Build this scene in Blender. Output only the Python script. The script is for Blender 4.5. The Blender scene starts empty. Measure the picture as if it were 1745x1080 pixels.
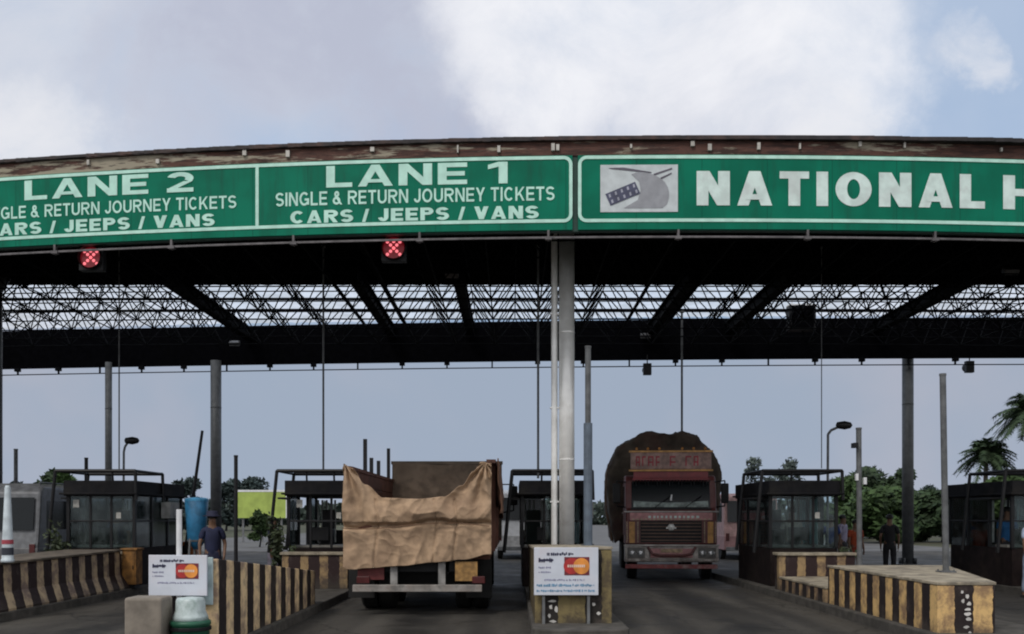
import bpy, bmesh, math, random
from mathutils import Vector, Matrix, noise as mnoise
R = math.radians
random.seed(7)
scene = bpy.context.scene
COL = scene.collection

# ---------------------------------------------------------------- camera
F_PX, CX, HY, CAM_H = 1600.0, 872.5, 880.0, 1.7
cd = bpy.data.cameras.new('camera')
cam = bpy.data.objects.new('camera', cd)
COL.objects.link(cam)
cam.location = (0, 0, CAM_H)
cam.rotation_euler = (R(90), 0, 0)
cd.sensor_width = 36.0
cd.lens = 36.0 * F_PX / 1745.0
cd.shift_y = (HY - 540.0) / 1745.0
cd.clip_start, cd.clip_end = 0.1, 3000
scene.camera = cam

def P(x, y, Y):
    """photo pixel at depth Y -> world point"""
    return Vector(((x - CX) / F_PX * Y, Y, CAM_H + (HY - y) / F_PX * Y))

# ---------------------------------------------------------------- light, exposure
scene.view_settings.view_transform = 'Standard'
scene.view_settings.look = 'None'
scene.view_settings.exposure = 0.0
scene.view_settings.gamma = 1.0
scene.render.engine = 'CYCLES'
scene.cycles.max_bounces = 8
scene.cycles.transparent_max_bounces = 16
scene.cycles.filter_width = 2.0
scene.cycles.use_denoising = True

SUN_DIR = Vector((-0.45, -0.75, 0.0)).normalized() * math.cos(R(48)) + Vector((0, 0, math.sin(R(48))))
sl = bpy.data.lights.new('sun', 'SUN')
sl.energy, sl.angle, sl.color = 1.5, R(14), (1.0, 0.95, 0.88)
so = bpy.data.objects.new('sun', sl)
COL.objects.link(so)
so.rotation_euler = SUN_DIR.to_track_quat('Z', 'Y').to_euler()

def node(nt, t, **kw):
    n = nt.nodes.new(t)
    for k, v in kw.items():
        setattr(n, k, v)
    return n

def setin(nt, n, key, v):
    if isinstance(v, bpy.types.NodeSocket):
        nt.links.new(v, n.inputs[key])
    else:
        n.inputs[key].default_value = v

def math_n(nt, op, a, b=0.0, clamp=False):
    n = node(nt, 'ShaderNodeMath', operation=op, use_clamp=clamp)
    setin(nt, n, 0, a); setin(nt, n, 1, b)
    return n.outputs[0]

def mix_c(nt, fac, a, b, blend='MIX'):
    n = node(nt, 'ShaderNodeMix', data_type='RGBA', blend_type=blend)
    setin(nt, n, 0, fac); setin(nt, n, 6, a); setin(nt, n, 7, b)
    return n.outputs[2]

def ramp(nt, v, a, b, lo=0.0, hi=1.0):
    n = node(nt, 'ShaderNodeMapRange', interpolation_type='SMOOTHSTEP')
    setin(nt, n, 'Value', v)
    n.inputs['From Min'].default_value = a; n.inputs['From Max'].default_value = b
    n.inputs['To Min'].default_value = lo; n.inputs['To Max'].default_value = hi
    return n.outputs[0]

def s2l(r, g, b):
    f = lambda c: (c / 255 / 12.92) if c <= 10 else ((c / 255 + 0.055) / 1.055) ** 2.4
    return (f(r), f(g), f(b), 1)

# world: clear sky from the Sky Texture, broken cloud masses laid over it by direction
world = bpy.data.worlds.new('World')
scene.world = world
world.use_nodes = True
wt = world.node_tree
wt.nodes.clear()
SKY_STRENGTH = 0.1
sky = node(wt, 'ShaderNodeTexSky', sky_type='NISHITA')
sky.sun_disc = False
sky.sun_elevation = R(48)
sky.sun_rotation = math.atan2(SUN_DIR.x, SUN_DIR.y)
sky.air_density, sky.dust_density, sky.ozone_density = 1.0, 1.5, 1.0
tc = node(wt, 'ShaderNodeTexCoord')
def wnoise(vec, scale, detail, rough=0.55, dist=0.0):
    n = node(wt, 'ShaderNodeTexNoise')
    wt.links.new(vec, n.inputs['Vector'])
    n.inputs['Scale'].default_value = scale
    n.inputs['Detail'].default_value = detail
    n.inputs['Roughness'].default_value = rough
    n.inputs['Distortion'].default_value = dist
    return n
wn = wnoise(tc.outputs['Generated'], 3.6, 9, 0.62)
sub = node(wt, 'ShaderNodeVectorMath', operation='SUBTRACT')
wt.links.new(wn.outputs['Color'], sub.inputs[0]); sub.inputs[1].default_value = (0.5, 0.5, 0.5)
scl = node(wt, 'ShaderNodeVectorMath', operation='SCALE')
wt.links.new(sub.outputs[0], scl.inputs[0]); scl.inputs['Scale'].default_value = 0.27
wadd = node(wt, 'ShaderNodeVectorMath', operation='ADD')
wt.links.new(tc.outputs['Generated'], wadd.inputs[0]); wt.links.new(scl.outputs[0], wadd.inputs[1])
wnorm = node(wt, 'ShaderNodeVectorMath', operation='NORMALIZE')
wt.links.new(wadd.outputs[0], wnorm.inputs[0])
def blob(px, py, r_out, r_in=0.0):
    d = Vector(((px - CX) / F_PX, 1, (HY - py) / F_PX)).normalized()
    n = node(wt, 'ShaderNodeVectorMath', operation='DOT_PRODUCT')
    wt.links.new(wnorm.outputs[0], n.inputs[0]); n.inputs[1].default_value = d
    return ramp(wt, n.outputs['Value'], math.cos(R(r_out)), math.cos(R(r_in)))
def union(vals):
    o = vals[0]
    for v in vals[1:]:
        o = math_n(wt, 'MAXIMUM', o, v)
    return o
K = 1.0 / SKY_STRENGTH
def wc(r, g, b):
    c = s2l(r, g, b)
    return (c[0] * K, c[1] * K, c[2] * K, 1)
sepd = node(wt, 'ShaderNodeSeparateXYZ'); wt.links.new(tc.outputs['Generated'], sepd.inputs[0])
elev = sepd.outputs['Z']
fine = wnoise(tc.outputs['Generated'], 6.5, 9, 0.62, 0.5).outputs['Fac']
broad = wnoise(tc.outputs['Generated'], 2.2, 5, 0.55, 0.2).outputs['Fac']
# pale blue of the clear parts, tinted by the sky texture
clear = mix_c(wt, 0.75, sky.outputs['Color'], wc(160, 188, 222))
# high veil over most of the sky, thinner to the right and at the lower left
veil = math_n(wt, 'MULTIPLY', ramp(wt, broad, 0.35, 0.62), 0.55)
c1 = mix_c(wt, veil, clear, wc(198, 209, 228))
pale = union([blob(120, 20, 12, 2), blob(420, 10, 10, 2), blob(760, 40, 7, 1), blob(1250, 200, 8, 1)])
c1 = mix_c(wt, math_n(wt, 'MULTIPLY', pale, ramp(wt, fine, 0.3, 0.6, 0.5, 1.0)), c1, wc(210, 215, 227))
grey = union([blob(660, 100, 8, 1), blob(540, 70, 8, 0.5), blob(330, 110, 7, 0.5), blob(720, 200, 8, 0.5), blob(930, 210, 8, 0.5), blob(1200, 190, 7, 0.5)])
grey = math_n(wt, 'MULTIPLY', grey, ramp(wt, fine, 0.32, 0.62, 0.35, 1.0))
c2 = mix_c(wt, grey, c1, wc(186, 191, 209))
white = union([blob(940, 5, 7.5, 0.0), blob(1140, 20, 9, 0.3), blob(1330, 40, 8, 0.3), blob(1400, 110, 6, 0.0), blob(1000, 90, 6.5, 0.0)])
white = math_n(wt, 'MULTIPLY', white, ramp(wt, fine, 0.22, 0.66, 0.5, 1.0))
c3 = mix_c(wt, white, c2, wc(243, 244, 249))
puff = union([blob(35, 240, 4.6, 1.2), blob(1375, 220, 3.8, 0.8), blob(1650, 85, 2.2, 0.0), blob(-420, 150, 10, 3)])
puff = math_n(wt, 'MULTIPLY', puff, ramp(wt, fine, 0.3, 0.6, 0.3, 0.85))
c4 = mix_c(wt, puff, c3, wc(234, 235, 240))
# dull grey-blue haze band low over the horizon
low = ramp(wt, elev, 0.15, 0.235, 1.0, 0.0)
lown = mix_c(wt, ramp(wt, broad, 0.4, 0.6), wc(159, 172, 191), wc(173, 178, 193))
c5 = mix_c(wt, low, c4, lown)
# brighter cloud overhead and behind the camera
back = ramp(wt, sepd.outputs['Y'], 0.55, 0.0)
c6 = mix_c(wt, math_n(wt, 'MULTIPLY', back, 0.85), c5, wc(238, 238, 240))
bg = node(wt, 'ShaderNodeBackground')
bg.inputs['Strength'].default_value = SKY_STRENGTH
wt.links.new(c6, bg.inputs['Color'])
wo = node(wt, 'ShaderNodeOutputWorld')
wt.links.new(bg.outputs[0], wo.inputs['Surface'])

# ---------------------------------------------------------------- materials
MATS = {}
def mat(name, col, rough=0.6, metal=0.0, var=0.25, scale=6.0, bump=0.0, dirt=None, dirt_amt=0.0, dirt_scale=2.0, spec=0.5, coord='Object', emit=None):
    """procedural material: base colour broken up by noise, optional dirt patches"""
    if name in MATS:
        return MATS[name]
    m = bpy.data.materials.new(name)
    m.use_nodes = True
    nt = m.node_tree
    b = nt.nodes['Principled BSDF']
    t = node(nt, 'ShaderNodeTexCoord')
    n1 = node(nt, 'ShaderNodeTexNoise'); nt.links.new(t.outputs[coord], n1.inputs['Vector'])
    n1.inputs['Scale'].default_value = scale; n1.inputs['Detail'].default_value = 6
    f = ramp(nt, n1.outputs['Fac'], 0.3, 0.7, 1 - var, 1 + var * 0.6)
    c = mix_c(nt, 1.0, (*col, 1), (1, 1, 1, 1), 'MULTIPLY')
    mul = c.node
    comb = node(nt, 'ShaderNodeCombineColor')
    for i in range(3):
        nt.links.new(f, comb.inputs[i])
    nt.links.new(comb.outputs[0], mul.inputs[7])
    if dirt:
        n2 = node(nt, 'ShaderNodeTexNoise'); nt.links.new(t.outputs[coord], n2.inputs['Vector'])
        n2.inputs['Scale'].default_value = dirt_scale; n2.inputs['Detail'].default_value = 8; n2.inputs['Roughness'].default_value = 0.65
        d = math_n(nt, 'MULTIPLY', ramp(nt, n2.outputs['Fac'], 0.45, 0.68), dirt_amt)
        c = mix_c(nt, d, c, (*dirt, 1))
    nt.links.new(c, b.inputs['Base Color'])
    b.inputs['Roughness'].default_value = rough
    b.inputs['Metallic'].default_value = metal
    b.inputs['Specular IOR Level'].default_value = spec
    if bump:
        bp = node(nt, 'ShaderNodeBump'); bp.inputs['Strength'].default_value = bump; bp.inputs['Distance'].default_value = 0.02
        nt.links.new(n1.outputs['Fac'], bp.inputs['Height']); nt.links.new(bp.outputs[0], b.inputs['Normal'])
    if emit:
        b.inputs['Emission Color'].default_value = (*emit[0], 1); b.inputs['Emission Strength'].default_value = emit[1]
    MATS[name] = m
    return m

def striped(name, light, dark, period, duty=0.5, off=0.0):
    """faded painted warning stripes running up the faces of a barrier"""
    if name in MATS:
        return MATS[name]
    m = bpy.data.materials.new(name); m.use_nodes = True
    nt = m.node_tree; b = nt.nodes['Principled BSDF']
    t = node(nt, 'ShaderNodeTexCoord')
    s = node(nt, 'ShaderNodeSeparateXYZ'); nt.links.new(t.outputs['Object'], s.inputs[0])
    nz = node(nt, 'ShaderNodeTexNoise'); nt.links.new(t.outputs['Object'], nz.inputs['Vector']); nz.inputs['Scale'].default_value = 9; nz.inputs['Detail'].default_value = 5
    v = math_n(nt, 'ADD', s.outputs['X'], s.outputs['Y'])
    v = math_n(nt, 'ADD', v, math_n(nt, 'MULTIPLY', nz.outputs['Fac'], 0.07))
    v = math_n(nt, 'ADD', v, off + 100 * period)
    fr = math_n(nt, 'FRACT', math_n(nt, 'DIVIDE', v, period))
    k = math_n(nt, 'GREATER_THAN', fr, duty)
    n2 = node(nt, 'ShaderNodeTexNoise'); nt.links.new(t.outputs['Object'], n2.inputs['Vector']); n2.inputs['Scale'].default_value = 3.5; n2.inputs['Detail'].default_value = 8; n2.inputs['Roughness'].default_value = 0.7
    lc = mix_c(nt, ramp(nt, n2.outputs['Fac'], 0.40, 0.62), (*light, 1), (light[0] * 0.40, light[1] * 0.38, light[2] * 0.5, 1))
    dc = mix_c(nt, ramp(nt, n2.outputs['Fac'], 0.5, 0.75), (*dark, 1), (0.07, 0.05, 0.045, 1))
    c = mix_c(nt, k, lc, dc)
    # tyre scuffs and splashed grime along the foot
    foot = ramp(nt, math_n(nt, 'ADD', s.outputs['Z'], math_n(nt, 'MULTIPLY', n2.outputs['Fac'], -0.5)), -0.28, 0.12, 0.75, 0.0)
    c = mix_c(nt, foot, c, (0.045, 0.038, 0.03, 1))
    nt.links.new(c, b.inputs['Base Color']); b.inputs['Roughness'].default_value = 0.75
    bp = node(nt, 'ShaderNodeBump'); bp.inputs['Strength'].default_value = 0.35; bp.inputs['Distance'].default_value = 0.02
    nt.links.new(n2.outputs['Fac'], bp.inputs['Height']); nt.links.new(bp.outputs[0], b.inputs['Normal'])
    MATS[name] = m
    return m

def glass(name, tint=(0.6, 0.75, 0.75), amount=0.65, rough=0.05):
    if name in MATS:
        return MATS[name]
    m = bpy.data.materials.new(name); m.use_nodes = True
    nt = m.node_tree; nt.nodes.clear()
    tr = node(nt, 'ShaderNodeBsdfTransparent'); tr.inputs[0].default_value = (*tint, 1)
    gl = node(nt, 'ShaderNodeBsdfGlossy'); gl.inputs['Roughness'].default_value = rough; gl.inputs[0].default_value = (0.8, 0.85, 0.88, 1)
    df = node(nt, 'ShaderNodeBsdfDiffuse')
    t = node(nt, 'ShaderNodeTexCoord'); nz = node(nt, 'ShaderNodeTexNoise'); nt.links.new(t.outputs['Object'], nz.inputs['Vector']); nz.inputs['Scale'].default_value = 4; nz.inputs['Detail'].default_value = 5
    df.inputs[0].default_value = (0.25, 0.3, 0.3, 1)
    m1 = node(nt, 'ShaderNodeMixShader'); nt.links.new(ramp(nt, nz.outputs['Fac'], 0.35, 0.75, 0.0, 0.14), m1.inputs[0])
    nt.links.new(tr.outputs[0], m1.inputs[1]); nt.links.new(df.outputs[0], m1.inputs[2])
    fr = node(nt, 'ShaderNodeFresnel'); fr.inputs[0].default_value = 1.5
    m2 = node(nt, 'ShaderNodeMixShader'); nt.links.new(math_n(nt, 'ADD', fr.outputs[0], 1 - amount - 0.3, True), m2.inputs[0])
    nt.links.new(m1.outputs[0], m2.inputs[1]); nt.links.new(gl.outputs[0], m2.inputs[2])
    o = node(nt, 'ShaderNodeOutputMaterial'); nt.links.new(m2.outputs[0], o.inputs[0])
    MATS[name] = m
    return m

def translucent(name, col):
    m = bpy.data.materials.new(name); m.use_nodes = True
    nt = m.node_tree; nt.nodes.clear()
    t = node(nt, 'ShaderNodeTexCoord'); nz = node(nt, 'ShaderNodeTexNoise'); nt.links.new(t.outputs['Object'], nz.inputs['Vector']); nz.inputs['Scale'].default_value = 1.2; nz.inputs['Detail'].default_value = 6
    c = mix_c(nt, ramp(nt, nz.outputs['Fac'], 0.35, 0.7), (*col, 1), (col[0] * 0.7, col[1] * 0.68, col[2] * 0.62, 1))
    tl = node(nt, 'ShaderNodeBsdfTranslucent'); nt.links.new(c, tl.inputs[0])
    tr = node(nt, 'ShaderNodeBsdfTransparent'); tr.inputs[0].default_value = (0.95, 0.97, 1, 1)
    mx = node(nt, 'ShaderNodeMixShader'); mx.inputs[0].default_value = 0.5
    nt.links.new(tl.outputs[0], mx.inputs[1]); nt.links.new(tr.outputs[0], mx.inputs[2])
    o = node(nt, 'ShaderNodeOutputMaterial'); nt.links.new(mx.outputs[0], o.inputs[0])
    MATS[name] = m
    return m

M_BLACK = mat('black_steel', (0.008, 0.008, 0.0095), 0.5, 0.0, 0.3, spec=0.3)
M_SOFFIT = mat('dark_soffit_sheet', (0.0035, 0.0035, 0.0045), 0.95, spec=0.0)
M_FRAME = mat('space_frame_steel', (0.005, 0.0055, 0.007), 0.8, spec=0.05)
M_GREY = mat('grey_galvanised', (0.16, 0.165, 0.17), 0.5, 0.2, 0.3)
M_POLE = mat('weathered_pole_paint', (0.11, 0.115, 0.12), 0.55, 0.1, 0.35)
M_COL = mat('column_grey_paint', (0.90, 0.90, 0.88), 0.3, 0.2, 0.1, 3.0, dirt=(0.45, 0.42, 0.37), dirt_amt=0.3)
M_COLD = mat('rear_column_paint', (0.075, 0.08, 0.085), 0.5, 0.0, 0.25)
M_GREEN = mat('sign_green_sheeting', (0.001, 0.165, 0.098), 0.5, 0.0, 0.2, 1.2, spec=0.12)
M_GREEND = mat('sign_green_shaded', (0.002, 0.045, 0.03), 0.5)  # sign green darkened: the shade on the backing is put into its colour
M_LETTER = mat('sign_pale_lettering', (0.50, 0.80, 0.69), 0.45, 0.0, 0.12, 5.0)
M_LETTERW = mat('sign_white_lettering', (0.66, 0.80, 0.76), 0.45, 0.0, 0.14, 5.0, dirt=(0.5, 0.5, 0.5), dirt_amt=0.4)
M_CONC = mat('weathered_concrete', (0.23, 0.20, 0.165), 0.85, 0, 0.35, 4, 0.3, dirt=(0.07, 0.055, 0.04), dirt_amt=0.75)
M_KERB = mat('kerb_concrete', (0.075, 0.068, 0.06), 0.9, 0, 0.35, 5, 0.3, dirt=(0.03, 0.028, 0.022), dirt_amt=0.7)
M_CAP = mat('pale_concrete_cap', (0.36, 0.31, 0.23), 0.85, 0, 0.35, 4, 0.2, dirt=(0.10, 0.085, 0.07), dirt_amt=0.8, dirt_scale=3)
M_RUBBER = mat('tyre_rubber', (0.012, 0.012, 0.012), 0.8)
M_WHITE = mat('white_paint', (0.72, 0.73, 0.75), 0.4, 0, 0.1)
M_DARKINK = mat('dark_navy_print', (0.02, 0.02, 0.06), 0.5)
M_STRIPE = striped('faded_yellow_black_stripes', (0.80, 0.59, 0.33), (0.009, 0.004, 0.004), 0.60, 0.5)
M_STRIPE2 = striped('bright_yellow_black_stripes', (0.70, 0.46, 0.19), (0.012, 0.005, 0.005), 0.5, 0.5, -0.01)
M_STRIPE3 = striped('dark_red_ochre_stripes', (0.46, 0.35, 0.22), (0.014, 0.004, 0.004), 0.54, 0.45)
M_SKIN = mat('skin', (0.16, 0.085, 0.05), 0.55, 0, 0.1)
M_HAIR = mat('black_hair', (0.008, 0.007, 0.007), 0.6)
M_BOOTHGLASS = glass('booth_glass', (0.80, 0.88, 0.88), 0.72)
M_WINDSHIELD = glass('windscreen_glass', (0.10, 0.12, 0.13), 0.62, 0.03)

def streak_sign(m):
    nt = m.node_tree; b = nt.nodes['Principled BSDF']
    src = b.inputs['Base Color'].links[0].from_socket
    t = node(nt, 'ShaderNodeTexCoord'); mp = node(nt, 'ShaderNodeMapping'); mp.inputs['Scale'].default_value = (2.2, 1, 0.25); nt.links.new(t.outputs['Object'], mp.inputs[0])
    n1 = node(nt, 'ShaderNodeTexNoise'); nt.links.new(mp.outputs[0], n1.inputs['Vector']); n1.inputs['Scale'].default_value = 2.5; n1.inputs['Detail'].default_value = 8; n1.inputs['Roughness'].default_value = 0.7
    s_ = node(nt, 'ShaderNodeSeparateXYZ'); nt.links.new(t.outputs['Object'], s_.inputs[0])
    fr = math_n(nt, 'FRACT', math_n(nt, 'DIVIDE', math_n(nt, 'ADD', s_.outputs['X'], 120.37), 1.22))
    joint = math_n(nt, 'LESS_THAN', fr, 0.012)
    c = mix_c(nt, math_n(nt, 'MULTIPLY', ramp(nt, n1.outputs['Fac'], 0.48, 0.7), 0.45), src, (0.012, 0.075, 0.05, 1))
    c = mix_c(nt, math_n(nt, 'MULTIPLY', joint, 0.55), c, (0.002, 0.05, 0.035, 1))
    nt.links.new(c, b.inputs['Base Color'])
streak_sign(M_GREEN)

# ---------------------------------------------------------------- mesh helpers
class MB:
    def __init__(self):
        self.v, self.f, self.mi = [], [], []
        self.cur = 0
    def quad(self, *pts):
        i = len(self.v); self.v += [tuple(p) for p in pts]; self.f.append(tuple(range(i, i + len(pts)))); self.mi.append(self.cur)
    def box(self, x0, x1, y0, y1, z0, z1, rot=None, c=None):
        i = len(self.v)
        pts = [Vector((x, y, z)) for z in (z0, z1) for y in (y0, y1) for x in (x0, x1)]
        if rot is not None:
            cc = Vector(c) if c is not None else Vector(((x0 + x1) / 2, (y0 + y1) / 2, (z0 + z1) / 2))
            pts = [rot @ (p - cc) + cc for p in pts]
        self.v += [tuple(p) for p in pts]
        for f in ((0, 2, 3, 1), (4, 5, 7, 6), (0, 1, 5, 4), (2, 6, 7, 3), (0, 4, 6, 2), (1, 3, 7, 5)):
            self.f.append(tuple(i + k for k in f)); self.mi.append(self.cur)
        return self
    def tube(self, p0, p1, r0, r1=None, n=8, caps=True):
        r1 = r0 if r1 is None else r1
        p0, p1 = Vector(p0), Vector(p1)
        d = (p1 - p0)
        if d.length < 1e-6:
            return self
        q = d.to_track_quat('Z', 'Y')
        i = len(self.v)
        for p, r in ((p0, r0), (p1, r1)):
            for k in range(n):
                a = 2 * math.pi * k / n
                self.v.append(tuple(p + q @ Vector((math.cos(a) * r, math.sin(a) * r, 0))))
        for k in range(n):
            self.f.append((i + k, i + (k + 1) % n, i + n + (k + 1) % n, i + n + k)); self.mi.append(self.cur)
        if caps:
            self.f.append(tuple(i + k for k in reversed(range(n)))); self.mi.append(self.cur)
            self.f.append(tuple(i + n + k for k in range(n))); self.mi.append(self.cur)
        return self
    def path(self, pts, r, n=8):
        for a, b in zip(pts[:-1], pts[1:]):
            self.tube(a, b, r, r, n)
        return self
    def lathe(self, prof, c=(0, 0, 0), n=20, axis='Z', caps=True):
        i = len(self.v); c = Vector(c)
        for r, h in prof:
            for k in range(n):
                a = 2 * math.pi * k / n
                p = Vector((math.cos(a) * r, math.sin(a) * r, h))
                if axis == 'X': p = Vector((h, math.cos(a) * r, math.sin(a) * r))
                if axis == 'Y': p = Vector((math.cos(a) * r, h, -math.sin(a) * r))
                self.v.append(tuple(c + p))
        for j in range(len(prof) - 1):
            for k in range(n):
                self.f.append((i + j * n + k, i + j * n + (k + 1) % n, i + (j + 1) * n + (k + 1) % n, i + (j + 1) * n + k)); self.mi.append(self.cur)
        if not caps:
            return self
        self.f.append(tuple(i + k for k in reversed(range(n)))); self.mi.append(self.cur)
        j = len(prof) - 1
        self.f.append(tuple(i + j * n + k for k in range(n))); self.mi.append(self.cur)
        return self
    def prism(self, poly, y0, y1):
        """polygon in x,z extruded along y"""
        n = len(poly); i = len(self.v)
        self.v += [(p[0], y0, p[1]) for p in poly] + [(p[0], y1, p[1]) for p in poly]
        self.f.append(tuple(i + k for k in range(n))); self.mi.append(self.cur)
        self.f.append(tuple(i + n + k for k in reversed(range(n)))); self.mi.append(self.cur)
        for k in range(n):
            self.f.append((i + k, i + n + k, i + n + (k + 1) % n, i + (k + 1) % n)); self.mi.append(self.cur)
        return self
    def prism_x(self, poly, x0, x1):
        """polygon in y,z extruded along x"""
        n = len(poly); i = len(self.v)
        self.v += [(x0, p[0], p[1]) for p in poly] + [(x1, p[0], p[1]) for p in poly]
        self.f.append(tuple(i + k for k in range(n))); self.mi.append(self.cur)
        self.f.append(tuple(i + n + k for k in reversed(range(n)))); self.mi.append(self.cur)
        for k in range(n):
            self.f.append((i + k, i + n + k, i + n + (k + 1) % n, i + (k + 1) % n)); self.mi.append(self.cur)
        return self
    def grid(self, fn, nu, nv):
        i = len(self.v)
        for a in range(nu + 1):
            for b in range(nv + 1):
                self.v.append(tuple(fn(a / nu, b / nv)))
        for a in range(nu):
            for b in range(nv):
                k = i + a * (nv + 1) + b
                self.f.append((k, k + nv + 1, k + nv + 2, k + 1)); self.mi.append(self.cur)
        return self
    def mesh(self, vs, fs):
        i = len(self.v)
        self.v += [tuple(p) for p in vs]
        for f in fs:
            self.f.append(tuple(i + k for k in f)); self.mi.append(self.cur)
        return self
    def build(self, name, mats, parent=None, loc=None, smooth=False, bevel=0.0, solid=0.0):
        me = bpy.data.meshes.new(name)
        me.from_pydata(self.v, [], self.f)
        if not isinstance(mats, (list, tuple)):
            mats = [mats]
        for m in mats:
            me.materials.append(m)
        if len(mats) > 1:
            me.polygons.foreach_set('material_index', self.mi)
        bm = bmesh.new(); bm.from_mesh(me)
        bmesh.ops.recalc_face_normals(bm, faces=bm.faces)
        bm.to_mesh(me); bm.free()
        if smooth:
            me.polygons.foreach_set('use_smooth', [True] * len(me.polygons))
        o = bpy.data.objects.new(name, me)
        COL.objects.link(o)
        if loc is not None: o.location = loc
        if parent is not None: o.parent = parent
        if solid:
            s = o.modifiers.new('solid', 'SOLIDIFY'); s.thickness = solid
        if bevel:
            b = o.modifiers.new('bevel', 'BEVEL'); b.width = bevel; b.segments = 2; b.limit_method = 'ANGLE'; b.angle_limit = R(40)
        return o

def tag(o, label=None, cat=None, group=None, kind=None):
    if label: o['label'] = label
    if cat: o['category'] = cat
    if group: o['group'] = group
    if kind: o['kind'] = kind
    return o

def thing(name, label, cat, loc=(0, 0, 0), rz=0.0, group=None):
    o = bpy.data.objects.new(name, None)
    COL.objects.link(o)
    o.location = loc; o.rotation_euler = (0, 0, rz)
    o.empty_display_size = 0.2
    return tag(o, label, cat, group)

def copy_tree(o, loc=None, label=None, group=None, parent=None, rz=None):
    c = o.copy(); COL.objects.link(c)
    if parent is not None: c.parent = parent
    if loc is not None: c.location = loc
    if rz is not None: c.rotation_euler = (0, 0, rz)
    if label: c['label'] = label
    if group: c['group'] = group
    for ch in list(o.children):
        copy_tree(ch, parent=c)
    return c

GW = dict(L=.60, A=.80, N=.76, E=.66, I=0, T=.68, H=.76, V=.76, Y=.74, K=.76, W=1.05, U=.74, J=.56, O=.84, C=.78, G=.82, S=.70, R=.76, P=.70)
GW.update({'2': .66, '1': .44, '&': .80, '/': .40, ' ': .34})
def text_geo(s, tv=0.17, tb=0.16, gap=0.13):
    """sign-painter's block capitals: list of (polygon, layer) in a unit box; tv, tb are stem and bar thickness"""
    out = []; x = 0.0; word = 0
    def add(poly, lay): out.append(([(x + a, b) for a, b in poly], lay, word))
    def bar(x0, x1, y0, y1, lay=0): add([(x0, y0), (x1, y0), (x1, y1), (x0, y1)], lay)
    def dia(x0, y0, x1, y1, lay, k=1.08): h = tv * k / 2; add([(x0 - h, y0), (x0 + h, y0), (x1 + h, y1), (x1 - h, y1)], lay)
    def arc(cx, cy, rx, ry, a0, a1, lay=0, n=20):
        for k in range(n):
            t0 = R(a0 + (a1 - a0) * k / n); t1 = R(a0 + (a1 - a0) * (k + 1) / n)
            c0, s0, c1, s1 = math.cos(t0), math.sin(t0), math.cos(t1), math.sin(t1)
            add([(cx + c0 * rx, cy + s0 * ry), (cx + c1 * rx, cy + s1 * ry), (cx + c1 * (rx - tv), cy + s1 * (ry - tb)), (cx + c0 * (rx - tv), cy + s0 * (ry - tb))], lay)
    for ch in s:
        w = GW[ch] or tv
        if ch == ' ': x += w; word += 1; continue
        if ch in 'LENHKRPIW' and ch not in 'W': bar(0, tv, 0, 1)
        if ch == 'L': bar(tv, w, 0, tb)
        if ch == 'E': bar(tv, w, 0, tb); bar(tv, w, 1 - tb, 1); bar(tv, w * .92, .5 - tb / 2, .5 + tb / 2)
        if ch == 'H': bar(w - tv, w, 0, 1); bar(tv, w - tv, .5 - tb / 2, .5 + tb / 2)
        if ch == 'N': bar(w - tv, w, 0, 1); dia(tv * .55, 1, w - tv * .55, 0, 1)
        if ch == 'A': dia(tv * .48, 0, w / 2, 1, 0, .96); dia(w - tv * .48, 0, w / 2, 1, 1, .96); bar(w * .24, w * .76, .17, .17 + tb * .75, 2)
        if ch == 'V': dia(tv * .54, 1, w / 2, 0, 0); dia(w - tv * .54, 1, w / 2, 0, 1)
        if ch == 'W':
            for k, (p, q) in enumerate(((.08, .28), (.28, .5), (.5, .72), (.72, .92))): dia(w * p, 1 - k % 2, w * q, k % 2, k % 2, .9)
        if ch == 'Y': dia(tv * .54, 1, w / 2, .40, 0); dia(w - tv * .54, 1, w / 2, .40, 1); bar(w / 2 - tv * .5, w / 2 + tv * .5, 0, .44, 2)
        if ch == 'K': dia(tv * .9, .36, w - tv * .62, 1, 1); dia(w * .42, .58, w - tv * .58, 0, 2)
        if ch == 'T': bar(0, w, 1 - tb, 1); bar(w / 2 - tv / 2, w / 2 + tv / 2, 0, 1 - tb)
        if ch == 'U': bar(0, tv, .36, 1); bar(w - tv, w, .36, 1); arc(w / 2, .36, w / 2, .36, 180, 360)
        if ch == 'J': bar(w - tv, w, .34, 1); arc(w / 2, .34, w / 2, .34, 190, 360)
        if ch == 'O': arc(w / 2, .5, w / 2, .5, 0, 360, 0, 32)
        if ch == 'C': arc(w / 2, .5, w / 2, .5, 42, 318, 0, 26)
        if ch == 'G': arc(w / 2, .5, w / 2, .5, 42, 325, 0, 26); bar(w * .54, w, .36, .36 + tb, 1); bar(w - tv, w, .06, .36, 2)
        if ch == 'S':
            ry = (1 + tb) / 4
            arc(w / 2, 1 - ry, w / 2, ry, 25, 270, 0); arc(w / 2, ry, w / 2, ry, 90, -155, 1)
        if ch in 'RP':
            yb = .42; ry = (1 - yb) / 2
            bar(tv, w * .55, 1 - tb, 1); bar(tv, w * .55, yb, yb + tb); arc(w * .55, yb + ry, w * .45, ry, -90, 90)
            if ch == 'R': dia(w * .52, yb + .02, w - tv * .54, 0, 1)
        if ch == '2':
            arc(w / 2, .69, w / 2, .31, 165, -38, 0); dia(tv * .62, tb * .9, w * .80, .54, 1, 1.15); bar(0, w, 0, tb, 2)
        if ch == '1': bar(w - tv, w, 0, 1); add([(0, .66), (0, .66 + tb), (w - tv, 1), (w - tv, 1 - tb * 1.1)], 1)
        if ch == '&':
            arc(w * .42, .77, w * .26, .23, 0, 360, 0, 20); arc(w * .40, .29, w * .40, .29, 0, 360, 1, 22); dia(w * .30, .62, w - tv * .5, 0, 2)
        if ch == '/': dia(tv * .4, -.02, w - tv * .4, 1.0, 0, .75)
        x += w + gap
    W = x - gap
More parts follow.
